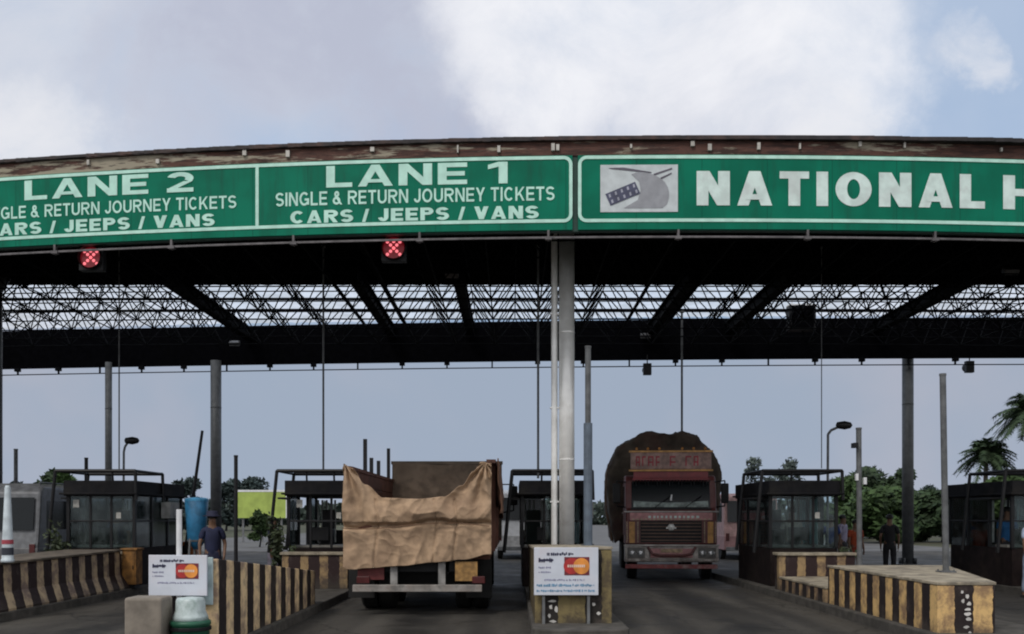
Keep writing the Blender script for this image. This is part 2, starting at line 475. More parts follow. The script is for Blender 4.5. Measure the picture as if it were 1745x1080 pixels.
    return [([(a / W, b) for a, b in poly], lay, wd) for poly, lay, wd in out]

# ---------------------------------------------------------------- ground
def sheet(name, mt, x0, x1, y0, y1, z):
    m = MB(); m.quad((x0, y0, z), (x1, y0, z), (x1, y1, z), (x0, y1, z))
    return tag(m.build(name, mt), kind='structure')
M_EARTH = mat('dry_grassland', (0.06, 0.065, 0.032), 0.95, 0, 0.4, 0.15, dirt=(0.09, 0.075, 0.05), dirt_amt=0.6, dirt_scale=0.05)
sheet('ground', M_EARTH, -1200, 1200, -60, 2000, 0.0)
def road_mat():
    m = bpy.data.materials.new('worn_asphalt'); m.use_nodes = True
    nt = m.node_tree; b = nt.nodes['Principled BSDF']
    t = node(nt, 'ShaderNodeTexCoord')
    mp = node(nt, 'ShaderNodeMapping'); mp.inputs['Scale'].default_value = (1.0, 0.12, 1); nt.links.new(t.outputs['Object'], mp.inputs[0])
    n1 = node(nt, 'ShaderNodeTexNoise'); nt.links.new(mp.outputs[0], n1.inputs['Vector']); n1.inputs['Scale'].default_value = 1.1; n1.inputs['Detail'].default_value = 7; n1.inputs['Roughness'].default_value = 0.6
    n2 = node(nt, 'ShaderNodeTexNoise'); nt.links.new(t.outputs['Object'], n2.inputs['Vector']); n2.inputs['Scale'].default_value = 45; n2.inputs['Detail'].default_value = 4
    n3 = node(nt, 'ShaderNodeTexNoise'); nt.links.new(t.outputs['Object'], n3.inputs['Vector']); n3.inputs['Scale'].default_value = 0.9; n3.inputs['Detail'].default_value = 8; n3.inputs['Roughness'].default_value = 0.7
    c = mix_c(nt, ramp(nt, n1.outputs['Fac'], 0.35, 0.68), (0.030, 0.027, 0.024, 1), (0.075, 0.068, 0.058, 1))
    c = mix_c(nt, math_n(nt, 'MULTIPLY', ramp(nt, n2.outputs['Fac'], 0.4, 0.75), 0.35), c, (0.10, 0.093, 0.082, 1))
    c = mix_c(nt, math_n(nt, 'MULTIPLY', ramp(nt, n3.outputs['Fac'], 0.55, 0.72), 0.75), c, (0.014, 0.013, 0.012, 1))
    s_ = node(nt, 'ShaderNodeSeparateXYZ'); nt.links.new(t.outputs['Object'], s_.inputs[0])
    # oil drips down the lane centres, rubbed tyre tracks either side, slab joints across
    for cx, w, amt, col in ((-6.4, 0.45, 0.75, 0.010), (-1.5, 0.5, 0.85, 0.009), (3.6, 0.5, 0.85, 0.009), (9.1, 0.5, 0.75, 0.010), (-2.5, 0.22, 0.5, 0.016), (-0.5, 0.22, 0.5, 0.016), (2.6, 0.22, 0.5, 0.016), (4.7, 0.22, 0.5, 0.016)):
        d = math_n(nt, 'ABSOLUTE', math_n(nt, 'SUBTRACT', math_n(nt, 'ADD', s_.outputs['X'], math_n(nt, 'MULTIPLY', n3.outputs['Fac'], 0.5)), cx + 0.25))
        k = math_n(nt, 'MULTIPLY', ramp(nt, d, 0.0, w * 1.6, amt, 0.0), ramp(nt, n3.outputs['Fac'], 0.3, 0.6, 0.3, 1.0))
        c = mix_c(nt, k, c, (col, col * 0.95, col * 0.9, 1))
    fr = math_n(nt, 'FRACT', math_n(nt, 'DIVIDE', math_n(nt, 'ADD', s_.outputs['Y'], math_n(nt, 'MULTIPLY', n3.outputs['Fac'], 0.06)), 4.5))
    c = mix_c(nt, math_n(nt, 'MULTIPLY', math_n(nt, 'LESS_THAN', fr, 0.008), 0.8), c, (0.01, 0.01, 0.009, 1))
    vo = node(nt, 'ShaderNodeTexVoronoi', feature='DISTANCE_TO_EDGE'); vo.inputs['Scale'].default_value = 0.35
    va = node(nt, 'ShaderNodeVectorMath', operation='ADD'); nt.links.new(t.outputs['Object'], va.inputs[0])
    vs_ = node(nt, 'ShaderNodeVectorMath', operation='SCALE'); vs_.inputs['Scale'].default_value = 0.9; nt.links.new(n3.outputs['Color'], vs_.inputs[0]); nt.links.new(vs_.outputs[0], va.inputs[1]); nt.links.new(va.outputs[0], vo.inputs['Vector'])
    c = mix_c(nt, math_n(nt, 'MULTIPLY', ramp(nt, vo.outputs['Distance'], 0.0, 0.012, 1.0, 0.0), 0.7), c, (0.012, 0.011, 0.01, 1))
    nt.links.new(c, b.inputs['Base Color'])
    nt.links.new(ramp(nt, n3.outputs['Fac'], 0.4, 0.7, 0.85, 0.55), b.inputs['Roughness'])
    b.inputs['Specular IOR Level'].default_value = 0.3
    bp = node(nt, 'ShaderNodeBump'); bp.inputs['Strength'].default_value = 0.3; bp.inputs['Distance'].default_value = 0.01
    nt.links.new(n2.outputs['Fac'], bp.inputs['Height']); nt.links.new(bp.outputs[0], b.inputs['Normal'])
    return m
sheet('road', road_mat(), -24, 24, -30, 46, 0.008)
M_FARROAD = mat('pale_worn_road', (0.12, 0.117, 0.115), 0.85, 0, 0.3, 0.6)
m = MB(); m.quad((-24, 46, 0.008), (24, 46, 0.008), (9, 400, 0.008), (-5, 400, 0.008))
tag(m.build('road', M_FARROAD), kind='structure')

# islands: (left x, right x, nose y, tail y)
ISL = [(-9.95, -8.15, 13.8, 27), (-4.95, -3.4, 10.95, 27), (0.28, 1.62, 12.7, 27), (5.5, 7.3, 12.1, 27), (11.0, 12.6, 15.5, 27)]
for (a, b, y0, y1) in ISL:
    m = MB()
    c = (a + b) / 2; h = (b - a) / 2
    poly = [(c - h, y1), (c + h, y1)] + [(c + h * math.cos(t), y0 + h * 0.35 * (1 - math.sin(t))) for t in [k * math.pi / 10 for k in range(11)]]
    vs = [(p[0], p[1], 0.0) for p in poly] + [(p[0], p[1], 0.16) for p in poly]
    n = len(poly)
    m.mesh(vs, [tuple(range(n, 2 * n))] + [(k, (k + 1) % n, n + (k + 1) % n, n + k) for k in range(n)])
    tag(m.build('traffic_island', M_KERB, bevel=0.02), kind='structure')

# ---------------------------------------------------------------- canopy
def FY(X): return 17.48 + 0.0063 * (X - 3.5) ** 2
def RY(X): return 32.95 - 0.06 * (X - 1.9) + 0.0015 * (X - 1.9) ** 2
XL, XR = -22.0, 24.0
def strip(mb, fn, x0, x1, z0, z1, o0, o1, seg=0.8):
    """box bent along a plan curve: offsets o0 (front) and o1 (back)"""
    n = max(1, int(abs(x1 - x0) / seg)); i = len(mb.v)
    for k in range(n + 1):
        X = x0 + (x1 - x0) * k / n; Y = fn(X)
        mb.v += [(X, Y + o0, z0), (X, Y + o1, z0), (X, Y + o1, z1), (X, Y + o0, z1)]
    for k in range(n):
        a = i + 4 * k
        for j in range(4):
            mb.f.append((a + j, a + (j + 1) % 4, a + 4 + (j + 1) % 4, a + 4 + j)); mb.mi.append(mb.cur)
    mb.f.append((i, i + 1, i + 2, i + 3)); mb.mi.append(mb.cur)
    e = i + 4 * n; mb.f.append((e, e + 3, e + 2, e + 1)); mb.mi.append(mb.cur)
    return mb

canopy = thing('toll_canopy', 'long dark toll plaza canopy with a curved front on round columns', 'canopy', (0, 25, 0))
def cbuild(mb, name, mt, **kw):
    mb.v = [(x, y - 25, z) for x, y, z in mb.v]
    return mb.build(name, mt, canopy, **kw)
SPLIT = 28.0
# opaque corrugated sheet over the front, translucent sheet over the rear
m = MB(); n = 190
def rf(u, v):
    X = XL + (XR - XL) * u; y0 = FY(X) + 0.12
    return (X, y0 + (SPLIT - y0) * v, 8.63 + 0.010 * math.sin(X * 14))
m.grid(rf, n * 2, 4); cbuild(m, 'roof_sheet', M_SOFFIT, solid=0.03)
m = MB()
def rt(u, v):
    X = XL + (XR - XL) * u
    return (X, SPLIT + 0.02 + (RY(X) - 0.1 - SPLIT) * v, 8.64 + 0.02 * math.sin(X * 14))
m.grid(rt, n, 2); cbuild(m, 'rooflight_sheet', translucent('rooflight_fibreglass', (0.95, 0.96, 0.97)))
# purlins across the translucent sheets
m = MB()
for k in range(2):
    y = SPLIT + 1.6 + k * 1.7
    m.box(XL, XR, y, y + 0.05, 8.52, 8.60)
cbuild(m, 'purlin', M_FRAME)
# front parapet of rusty sheet above the signs, with its dark roof edge
M_RUST = None
def rust_mat():
    m = bpy.data.materials.new('rusted_parapet_sheet'); m.use_nodes = True
    nt = m.node_tree; b = nt.nodes['Principled BSDF']
    t = node(nt, 'ShaderNodeTexCoord')
    mp = node(nt, 'ShaderNodeMapping'); mp.inputs['Scale'].default_value = (0.35, 1, 3.0); nt.links.new(t.outputs['Object'], mp.inputs[0])
    n1 = node(nt, 'ShaderNodeTexNoise'); nt.links.new(mp.outputs[0], n1.inputs['Vector']); n1.inputs['Scale'].default_value = 1.6; n1.inputs['Detail'].default_value = 9; n1.inputs['Roughness'].default_value = 0.7
    n2 = node(nt, 'ShaderNodeTexNoise'); nt.links.new(mp.outputs[0], n2.inputs['Vector']); n2.inputs['Scale'].default_value = 5; n2.inputs['Detail'].default_value = 7; n2.inputs['Roughness'].default_value = 0.7
    s = node(nt, 'ShaderNodeSeparateXYZ'); nt.links.new(t.outputs['Object'], s.inputs[0])
    left = ramp(nt, s.outputs['X'], -3.5, -8.0, -0.02, 0.09)
    f = math_n(nt, 'ADD', n1.outputs['Fac'], left)
    c = mix_c(nt, ramp(nt, n2.outputs['Fac'], 0.4, 0.62), (0.035, 0.014, 0.010, 1), (0.12, 0.05, 0.035, 1))
    c = mix_c(nt, ramp(nt, f, 0.53, 0.60), c, (0.32, 0.285, 0.215, 1))
    c = mix_c(nt, math_n(nt, 'MULTIPLY', ramp(nt, n2.outputs['Fac'], 0.56, 0.62), 0.7), c, (0.02, 0.016, 0.016, 1))
    nt.links.new(c, b.inputs['Base Color']); b.inputs['Roughness'].default_value = 0.8
    return m
m = strip(MB(), FY, XL, XR, 8.44, 8.72, 0.02, 0.10); cbuild(m, 'parapet', rust_mat())
m = strip(MB(), FY, XL, XR, 8.72, 8.772, -0.05, 0.22)
for k in range(420):
    X = XL + (XR - XL) * random.random(); y = FY(X); w = random.uniform(0.1, 1.6); h = random.uniform(0.001, 0.007)
    m.box(X, X + w, y - 0.052 - random.random() * 0.012, y + 0.1, 8.715 - h * 2.0, 8.7725 + h)
cbuild(m, 'roof_edge', mat('dark_rusty_edge', (0.022, 0.018, 0.02), 0.7, 0, 0.5, 8, dirt=(0.12, 0.06, 0.045), dirt_amt=0.7, dirt_scale=1.2))
m = MB()
for px in (408, 485, 633, 850, 942, 950, 1074, 1178, 1207, 1290, 1463, 1710, 250, 120, 780, 1360, 1540):
    X = (px - CX) / F_PX * 17.6; y = FY(X)
    z = 8.5 + random.random() * 0.12
    w_ = random.uniform(0.012, 0.04); m.box(X - w_, X + w_, y - 0.03, y + 0.03, z, z + random.uniform(0.05, 0.14))
cbuild(m, 'stud', mat('pale_fixing_studs', (0.5, 0.48, 0.44), 0.6))
# backing frame behind the boards and the thin rail with brackets under them
m = strip(MB(), FY, XL, XR, 7.03, 8.44, 0.045, 0.16); cbuild(m, 'fascia', M_GREEND)
m = strip(MB(), FY, XL, XR, 6.90, 6.935, 0.02, 0.06)
for k in range(16):
    X = XL + 0.9 + k * 2.42; y = FY(X)
    m.box(X - 0.02, X + 0.02, y + 0.0, y + 0.08, 6.86, 7.05); m.box(X - 0.06, X + 0.06, y - 0.02, y + 0.08, 6.87, 6.925)
cbuild(m, 'conduit_rail', mat('conduit_grey', (0.12, 0.11, 0.115), 0.5, 0, 0.4))
# rear fascia, its flange and rail
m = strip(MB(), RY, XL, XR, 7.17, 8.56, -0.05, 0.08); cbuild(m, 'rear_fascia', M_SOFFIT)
m = strip(MB(), RY, XL, XR, 6.93, 6.96, -0.02, 0.03)
for k in range(24):
    X = XL + 0.5 + k * 1.6; y = RY(X)
    m.box(X - 0.025, X + 0.025, y - 0.03, y + 0.03, 6.94, 7.2)
    if k % 3 != 1: m.box(X - 0.09, X + 0.09, y - 0.1, y + 0.06, 7.06, 7.19)
cbuild(m, 'rear_rail', M_FRAME)
# front half soffit liner (the deep shade under the front boards)
# double-layer space frame
m = MB()
G = 1.3; nx = int((XR - XL) / G); ny = 10
YA = 18.9
def tp(i, j): return Vector((XL + i * G, YA + j * G + 0.0035 * max(0, abs(XL + i * G) - 6) ** 2, 8.42))
def bp_(i, j): return Vector((XL + (i + 0.5) * G, YA + (j + 0.5) * G + 0.0035 * max(0, abs(XL + i * G) - 6) ** 2, 7.45))
for i in range(nx + 1):
    for j in range(ny + 1):
        if i < nx: m.tube(tp(i, j), tp(i + 1, j), 0.019, n=5, caps=False)
        if j < ny: m.tube(tp(i, j), tp(i, j + 1), 0.019, n=5, caps=False)
        if i < nx and j < ny:
            b = bp_(i, j)
            for q in ((i, j), (i + 1, j), (i, j + 1), (i + 1, j + 1)):
                m.tube(b, tp(*q), 0.0185, n=5, caps=False)
            if i < nx - 1: m.tube(b, bp_(i + 1, j), 0.019, n=5, caps=False)
            if j < ny - 1: m.tube(b, bp_(i, j + 1), 0.019, n=5, caps=False)
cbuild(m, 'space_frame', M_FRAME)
# deep main girders running front to back
for gx in (-9.4, -4.25, -1.45, 4.85, 7.5, 12.5):
    m = MB()
    w = 0.145
    m.box(gx - w, gx + w, 25.5, RY(gx) - 0.1, 8.02, 8.07); m.box(gx - w, gx + w, 25.5, RY(gx) - 0.1, 8.37, 8.41)
    m.box(gx - 0.05, gx + 0.05, 25.5, RY(gx) - 0.1, 8.065, 8.375)
    cbuild(m, 'girder', M_FRAME)
# columns
def column(X, Y, r, top, mt, base=0.16, plate=True):
    m = MB()
    m.tube((X, Y, base), (X, Y, top), r, n=28)
    for z in (2.9, 5.6):
        m.tube((X, Y, z), (X, Y, z + 0.03), r + 0.006, n=24)
    if plate:
        m.box(X - r * 1.9, X + r * 1.9, Y - r * 1.9, Y + r * 1.9, base, base + 0.04)
        for a in range(4):
            t = a * math.pi / 2 + 0.78
            m.box(X - 0.01, X + 0.01, Y + r, Y + r * 1.7, base + 0.04, base + 0.25, Matrix.Rotation(t, 3, 'Z'), (X, Y, 0))
        if top > 7.5: m.tube((X, Y, top), (X, Y, top + 0.4), r, r * 2.2, n=16)
    o = cbuild(m, 'column', mt, smooth=False)
    for p in o.data.polygons: p.use_smooth = len(p.vertices) == 4 and abs(p.normal.z) < 0.5 and p.area > 0.01
    return o
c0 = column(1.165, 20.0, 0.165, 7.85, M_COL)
m = MB(); m.path([(0.904, 20.02, 0.16), (0.904, 20.02, 7.9)], 0.068, 16)
for z in (2.0, 4.0, 6.0): m.box(0.81, 1.0, 19.97, 20.07, z, z + 0.03)
cbuild(m, 'downpipe', M_COL)
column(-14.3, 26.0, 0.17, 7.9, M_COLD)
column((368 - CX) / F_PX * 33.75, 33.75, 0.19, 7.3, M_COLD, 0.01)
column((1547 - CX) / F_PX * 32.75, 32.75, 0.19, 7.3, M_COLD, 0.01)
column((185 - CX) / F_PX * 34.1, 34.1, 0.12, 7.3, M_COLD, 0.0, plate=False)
# hanging service conduits to the booths
def conduit(px, Y, y0, y1, r, label):
    a, b = P(px, y0, Y), P(px, y1, Y)
    m = MB(); m.tube((0, 0, 0), (0, 0, a.z - b.z), r, n=8)
    m.tube((0, 0, a.z - b.z - 0.05), (0, 0, a.z - b.z), r * 2.2, n=8)
    o = m.build('service_conduit', M_POLE, loc=b)
    return tag(o, label, 'conduit', 'thin conduits dropping from the canopy')
conduit(203, 22.5, 415, 802, 0.017, 'thin conduit dropping onto the leftmost booth roof')
conduit(551, 22.3, 418, 800, 0.024, 'thin conduit dropping onto the booth left of the tarpaulin-backed truck')
conduit(917, 21.2, 418, 815, 0.026, 'dark conduit just left of the pale central column')
conduit(1162, 30.0, 530, 745, 0.035, 'thin conduit hanging behind the dome-loaded truck')
conduit(1400, 22.6, 420, 798, 0.012, 'faint thin conduit beside the curved lamp on a booth')

# ---------------------------------------------------------------- green sign boards
def sX(px):
    X = 0
    for _ in range(30): X = (px - CX) / F_PX * FY(X)
    return X
def sign_line(s, px0, px1, z0, z1, mt, parent, tv, tb, x01=None, name='lettering', off=-0.008, gap=0.13):
    x0, x1 = x01 if x01 else (sX(px0), sX(px1))
    words = {}
    for poly, lay, wd in text_geo(s, tv, tb, gap):
        m = words.setdefault(wd, MB())
        q = []
        for u, v in poly:
            X = x0 + u * (x1 - x0)
            q.append((X - parent.location.x, FY(X) + off - 0.0025 * lay - parent.location.y, z0 + v * (z1 - z0) - parent.location.z))
        m.quad(*q)
    for m in words.values():
        m.build(name, mt, parent)
def place(mb, name, mt, parent, **kw):
    l = parent.location
    mb.v = [(x - l.x, y - l.y, z - l.z) for x, y, z in mb.v]
    return mb.build(name, mt, parent, **kw)
def border(mb, x0, x1, z0, z1, t, left_round, right_round, close_left=True, close_right=True):
    r = 0.16
    def arc(cx, cz, a0, a1):
        for k in range(8):
            t0 = a0 + (a1 - a0) * k / 8; t1 = a0 + (a1 - a0) * (k + 1) / 8
            q = [(cx + math.cos(t0) * r, cz + math.sin(t0) * r), (cx + math.cos(t1) * r, cz + math.sin(t1) * r),
                 (cx + math.cos(t1) * (r - t), cz + math.sin(t1) * (r - t)), (cx + math.cos(t0) * (r - t), cz + math.sin(t0) * (r - t))]
            mb.quad(*[(a, FY(a) - 0.012, b) for a, b in q])
    a = x0 + (r if left_round else 0); b = x1 - (r if right_round else 0)
    strip(mb, FY, a, b, z1 - t, z1, -0.012, -0.004); strip(mb, FY, a, b, z0, z0 + t, -0.012, -0.004)
    if close_left:
        strip(mb, FY, x0, x0 + t, z0 + (r if left_round else t), z1 - (r if left_round else t), -0.012, -0.004, 0.05)
    if close_right:
        strip(mb, FY, x1 - t, x1, z0 + (r if right_round else t), z1 - (r if right_round else t), -0.012, -0.004, 0.05)
    pi = math.pi
    if left_round: arc(x0 + r, z1 - r, pi / 2, pi); arc(x0 + r, z0 + r, pi, 1.5 * pi)
    if right_round: arc(x1 - r, z1 - r, 0, pi / 2); arc(x1 - r, z0 + r, -pi / 2, 0)
ZB, ZT = 7.185, 8.425
XD = sX(441); XA = XD - 5.95; XE = sX(975.5); XH = sX(985)
def lane_sign(num, x0, x1, lr, rr, label, lines):
    s = thing('lane_sign', label, 'sign', ((x0 + x1) / 2, FY((x0 + x1) / 2), ZB), 0, 'green lane signs along the canopy front')
    place(strip(MB(), FY, x0, x1, 7.05, 8.44, 0.0, 0.04), 'sign_panel', M_GREEN, s)
    m = MB(); border(m, x0, x1, ZB, ZT, 0.062, lr, rr, close_right=True, close_left=lr); place(m, 'border', M_LETTER, s)
    for (t, a, b, z0, z1, bold, sp) in lines:
        sign_line(t, 0, 0, z0, z1, M_LETTER, s, bold, sp, (a, b))
    return s
wS = sX(945) - sX(470); wC = sX(918) - sX(495)
lane_sign(2, XA, XD, True, False, 'green board reading LANE 2 single and return journey tickets', [
    ('LANE 2', sX(42), sX(330), 7.95, 8.335, 0.20, 0.205),
    ('SINGLE & RETURN JOURNEY TICKETS', sX(-34), sX(403), 7.60, 7.845, 0.165, 0.165),
    ('CARS / JEEPS / VANS', sX(-26), sX(366), 7.275, 7.515, 0.24, 0.22)])
lane_sign(1, XD, XE, False, True, 'green board reading LANE 1 single and return journey tickets', [
    ('LANE 1', sX(556), sX(865), 7.93, 8.335, 0.20, 0.205),
    ('SINGLE & RETURN JOURNEY TICKETS', sX(470), sX(945), 7.60, 7.86, 0.165, 0.165),
    ('CARS / JEEPS / VANS', sX(495), sX(918), 7.265, 7.505, 0.24, 0.22)])
hs = thing('highway_sign', 'green board with grey road emblem and large white NATIONAL lettering', 'sign', (8, FY(8), ZB))
place(strip(MB(), FY, XH, 18.6, 7.05, 8.44, 0.0, 0.04), 'sign_panel', M_GREEN, hs)
m = MB(); border(m, XH, 18.6, ZB, ZT, 0.062, True, True); place(m, 'border', M_LETTER, hs)
sign_line('NATIONAL', 1187, 1678, 7.49, 8.13, M_LETTERW, hs, 0.27, 0.21, gap=0.17)
sign_line('HIGHWAYS', 0, 0, 7.49, 8.13, M_LETTERW, hs, 0.27, 0.21, (sX(1709), sX(1709) + 5.9))
# emblem: pale panel with a grey road-head shape, two dark road lines and a tilted block of dark lettering
ex0, ex1, ez0, ez1 = sX(1023), sX(1155), 7.37, 8.25
def ep(u, v, o): 
    X = ex0 + u * (ex1 - ex0); return (X, FY(X) + o, ez0 + v * (ez1 - ez0))
def epoly(mb, pts, o): mb.quad(*[ep(u, v, o) for u, v in pts])
emb = MB(); emb.cur = 0
strip(emb, FY, ex0, ex1, ez0, ez1, -0.012, -0.003)
emb.cur = 1
shape = [(0.30, 0.08), (0.80, 0.08), (0.86, 0.16), (0.885, 0.30), (0.885, 0.42), (0.87, 0.52), (0.84, 0.61), (0.79, 0.69), (0.72, 0.76), (0.64, 0.81), (0.56, 0.84), (0.48, 0.84), (0.40, 0.80), (0.50, 0.64), (0.52, 0.45), (0.48, 0.25)]
epoly(emb, shape, -0.015)
emb.cur = 2
for pts in ([(0.68, 0.80), (0.70, 0.77), (0.93, 0.90), (0.92, 0.93)], [(0.77, 0.72), (0.79, 0.69), (0.92, 0.80), (0.92, 0.83)],
            [(0.10, 0.93), (0.14, 0.91), (0.66, 0.82), (0.66, 0.84), (0.30, 0.94)]):
    epoly(emb, pts, -0.017)
emb.cur = 3
def rotp(u, v):  # block tilted about its centre
    a = R(24); cu, cv = 0.29, 0.38
    return (cu + (u * math.cos(a) - v * math.sin(a) * 0.62), cv + (u * math.sin(a) * 1.5 + v * math.cos(a)))
epoly(emb, [rotp(-0.21, -0.13), rotp(0.21, -0.13), rotp(0.21, 0.14), rotp(-0.21, 0.14)], -0.019)
emb.cur = 4
for row in (-0.06, 0.07):
    for k in range(5):
        u = -0.17 + k * 0.085
        epoly(emb, [rotp(u - 0.012, row - 0.035), rotp(u + 0.014, row - 0.035), rotp(u + 0.02, row + 0.035), rotp(u - 0.004, row + 0.035)], -0.021)
place(emb, 'emblem', [mat('emblem_pale', (0.55, 0.60, 0.62), 0.5, 0, 0.12), mat('emblem_grey', (0.30, 0.31, 0.34), 0.5, 0, 0.12), mat('emblem_line', (0.10, 0.09, 0.12), 0.5),
                       mat('emblem_navy', (0.06, 0.065, 0.12), 0.5, 0, 0.3), mat('emblem_mark', (0.36, 0.37, 0.45), 0.5)], hs)

# ---------------------------------------------------------------- lane signals
M_LED = mat('red_signal_lamp', (0.5, 0.05, 0.06), 0.4, emit=((1.0, 0.22, 0.26), 1.1))
M_LEDD = mat('dark_red_lens', (0.16, 0.008, 0.012), 0.3, emit=((0.6, 0.01, 0.03), 0.12))
def signal(px, py, label, Y=18.15):
    c = P(px, py, Y)
    t = thing('lane_signal', label, 'signal', c, 0, 'red lane signals under the canopy front')
    m = MB(); m.box(-0.24, 0.24, 0, 0.16, -0.25, 0.25); m.lathe([(0.235, -0.10), (0.235, 0.0), (0.22, 0.0), (0.22, -0.10)], n=20, axis='Y', caps=False); m.build('housing', M_BLACK, t, bevel=0.01)
    m = MB(); m.tube((0, 0.08, 0.25), (0, 0.08, 7.9 - c.z), 0.025); m.build('hanger', M_BLACK, t)
    m = MB(); m.lathe([(0.0, -0.012), (0.2, -0.01), (0.215, 0.0)], n=24, axis='Y'); m.build('lens', M_LEDD, t)
    m = MB()
    for k in (-0.12, -0.06, 0.0, 0.06, 0.12):
        for s in ((k, k), (k, -k)):
            m.lathe([(0.0, -0.035), (0.022, -0.03), (0.033, -0.015)], (s[0], 0, s[1]), 8, 'Y')
    m.lathe([(0.0, -0.035), (0.025, -0.03), (0.035, -0.015)], (0, 0, 0.13), 8, 'Y')
    m.build('lamp_cross', M_LED, t)
signal(155, 439, 'red lane signal hanging under the LANE 2 board', 18.6)
signal(671, 423, 'red lane signal hanging under the LANE 1 board')
def rear_signal(px, py, label):
    c = P(px, py, 32.6)
    t = thing('lane_signal', label, 'signal', c, 0, 'dark lane signals under the rear fascia')
    m = MB(); m.box(-0.14, 0.14, -0.08, 0.1, -0.2, 0.2); m.lathe([(0.15, 0.1), (0.15, 0.25), (0.13, 0.25), (0.13, 0.1)], n=16, axis='Y', caps=False); m.build('housing', M_BLACK, t, bevel=0.02)
    m = MB(); m.tube((0, 0, 0.2), (0, 0, 0.5), 0.02); m.build('hanger', M_BLACK, t)
rear_signal(1103, 629, 'dark signal box hanging above the dome-loaded truck')
rear_signal(1652, 625, 'dark signal box hanging right of the tall grey pole')
c = P(1365, 541, 31.0)
t = thing('junction_box', 'square dark box hung among the roof trusses', 'box', c)
m = MB(); m.box(-0.44, 0.44, -0.2, 0.2, -0.44, 0.42); m.build('cabinet', M_BLACK, t, bevel=0.02)
m = MB(); m.box(-0.36, 0.36, -0.215, -0.2, -0.36, 0.34); m.build('door', M_SOFFIT, t)
m = MB(); m.tube((-0.3, 0, 0.42), (-0.3, 0, 0.6), 0.02).tube((0.3, 0, 0.42), (0.3, 0, 0.6), 0.02); m.build('bracket', M_BLACK, t)
M_LUM = mat('luminaire_grey', (0.10, 0.10, 0.105), 0.4)
for (px, py, Y, lab) in ((770, 468, 24.5, 'slim floodlight under the roof left of the column'), (1722, 462, 23.0, 'floodlight under the roof at the right edge'), (400, 585, 32.6, 'small floodlight on the rear fascia behind the left column'), (1100, 572, 32.5, 'small floodlight on the rear fascia above the dome-loaded truck')):
    t = thing('floodlight', lab, 'light', P(px, py, Y), 0, 'floodlights under the canopy')
    m = MB(); m.box(-0.17, 0.17, -0.1, 0.1, -0.07, 0.07, Matrix.Rotation(R(30), 3, 'X')); m.build('lamp_body', M_LUM, t, bevel=0.01)
    m = MB(); m.tube((-0.14, 0, 0), (-0.14, 0.02, 0.2), 0.012).tube((0.14, 0, 0), (0.14, 0.02, 0.2), 0.012).box(-0.15, 0.15, 0, 0.04, 0.19, 0.21); m.build('bracket', M_FRAME, t)

# ---------------------------------------------------------------- barriers and guard walls
GB = 'striped crash barriers on the traffic islands'
def barrier(x0, x1, y0, y1, h0, h1, mt, label, cap=True, flare=0.0, wide=0.0):
    t = thing('crash_barrier', label, 'barrier', (x0, y0, 0.0), 0, GB)
    w0, L = x1 - x0, y1 - y0
    m = MB(); n = 14
    def sec(y):
        h = h0 + (h1 - h0) * y / L; w = w0 + wide * y / L
        if flare:
            return [(-flare, 0.02), (-flare, 0.2), (0, 0.46), (0.03, h), (w - 0.03, h), (w, 0.46), (w + flare, 0.2), (w + flare, 0.02)]
        return [(0, 0.02), (0, h), (w, h), (w, 0.02)]
    i = 0; k = len(sec(0))
    for a in range(n + 1):
        y = L * a / n
        m.v += [(p[0], y, p[1]) for p in sec(y)]
    for a in range(n):
        for j in range(k):
            m.f.append((a * k + j, a * k + (j + 1) % k, (a + 1) * k + (j + 1) % k, (a + 1) * k + j)); m.mi.append(0)
    m.f.append(tuple(range(k))); m.mi.append(0)
    m.f.append(tuple(n * k + j for j in reversed(range(k)))); m.mi.append(0)
    m.build('wall', mt, t, bevel=0.012)
    if cap:
        m = MB(); w = w0; w2 = w0 + wide
        m.v = [(-0.012, -0.012, h0 + 0.003), (w + 0.012, -0.012, h0 + 0.003), (w2 + 0.012, L + 0.012, h1 + 0.003), (-0.012, L + 0.012, h1 + 0.003),
               (-0.012, -0.012, h0 + 0.045), (w + 0.012, -0.012, h0 + 0.045), (w2 + 0.012, L + 0.012, h1 + 0.045), (-0.012, L + 0.012, h1 + 0.045)]
        for f in ((0, 1, 2, 3), (4, 5, 6, 7), (0, 1, 5, 4), (1, 2, 6, 5), (2, 3, 7, 6), (3, 0, 4, 7)): m.f.append(f); m.mi.append(0)
        m.build('cap', M_CAP if not flare else mat('grimy_dark_cap', (0.13, 0.105, 0.08), 0.9, 0, 0.4, 4, 0.2, dirt=(0.05, 0.04, 0.03), dirt_amt=0.8, dirt_scale=3), t, bevel=0.008)
    return t
b_right = barrier(5.62, 6.38, 12.4, 16.7, 0.79, 0.79, M_STRIPE2, 'yellow and black striped barrier carrying the tall grey pole', wide=1.35)
b_left = barrier(-4.3, -3.48, 11.1, 16.6, 1.20, 0.74, M_STRIPE, 'tall striped barrier beside the green bin, sloping down toward the truck', cap=False)
b_mid = barrier(0.33, 1.44, 13.55, 18.6, 1.22, 1.1, striped('mossy_yellow_black_stripes', (0.20, 0.155, 0.065), (0.010, 0.007, 0.005), 0.63, 0.62, 0.26), 'grimy yellow and black barrier behind the central card sign')
barrier(-9.5, -8.35, 15.0, 20.1, 0.9, 0.95, M_STRIPE3, 'dark flared-foot barrier holding the white tapered post', True, 0.17)
barrier(11.1, 12.5, 16.2, 20.0, 0.85, 0.85, M_STRIPE3, 'dark striped barrier at the right edge of the plaza')
barrier(5.6, 7.2, 16.76, 19.66, 0.4, 0.4, striped('low_kerb_stripes', (0.40, 0.27, 0.14), (0.012, 0.005, 0.005), 0.46, 0.45), 'low striped block running from the right barrier back to the lamp booth')
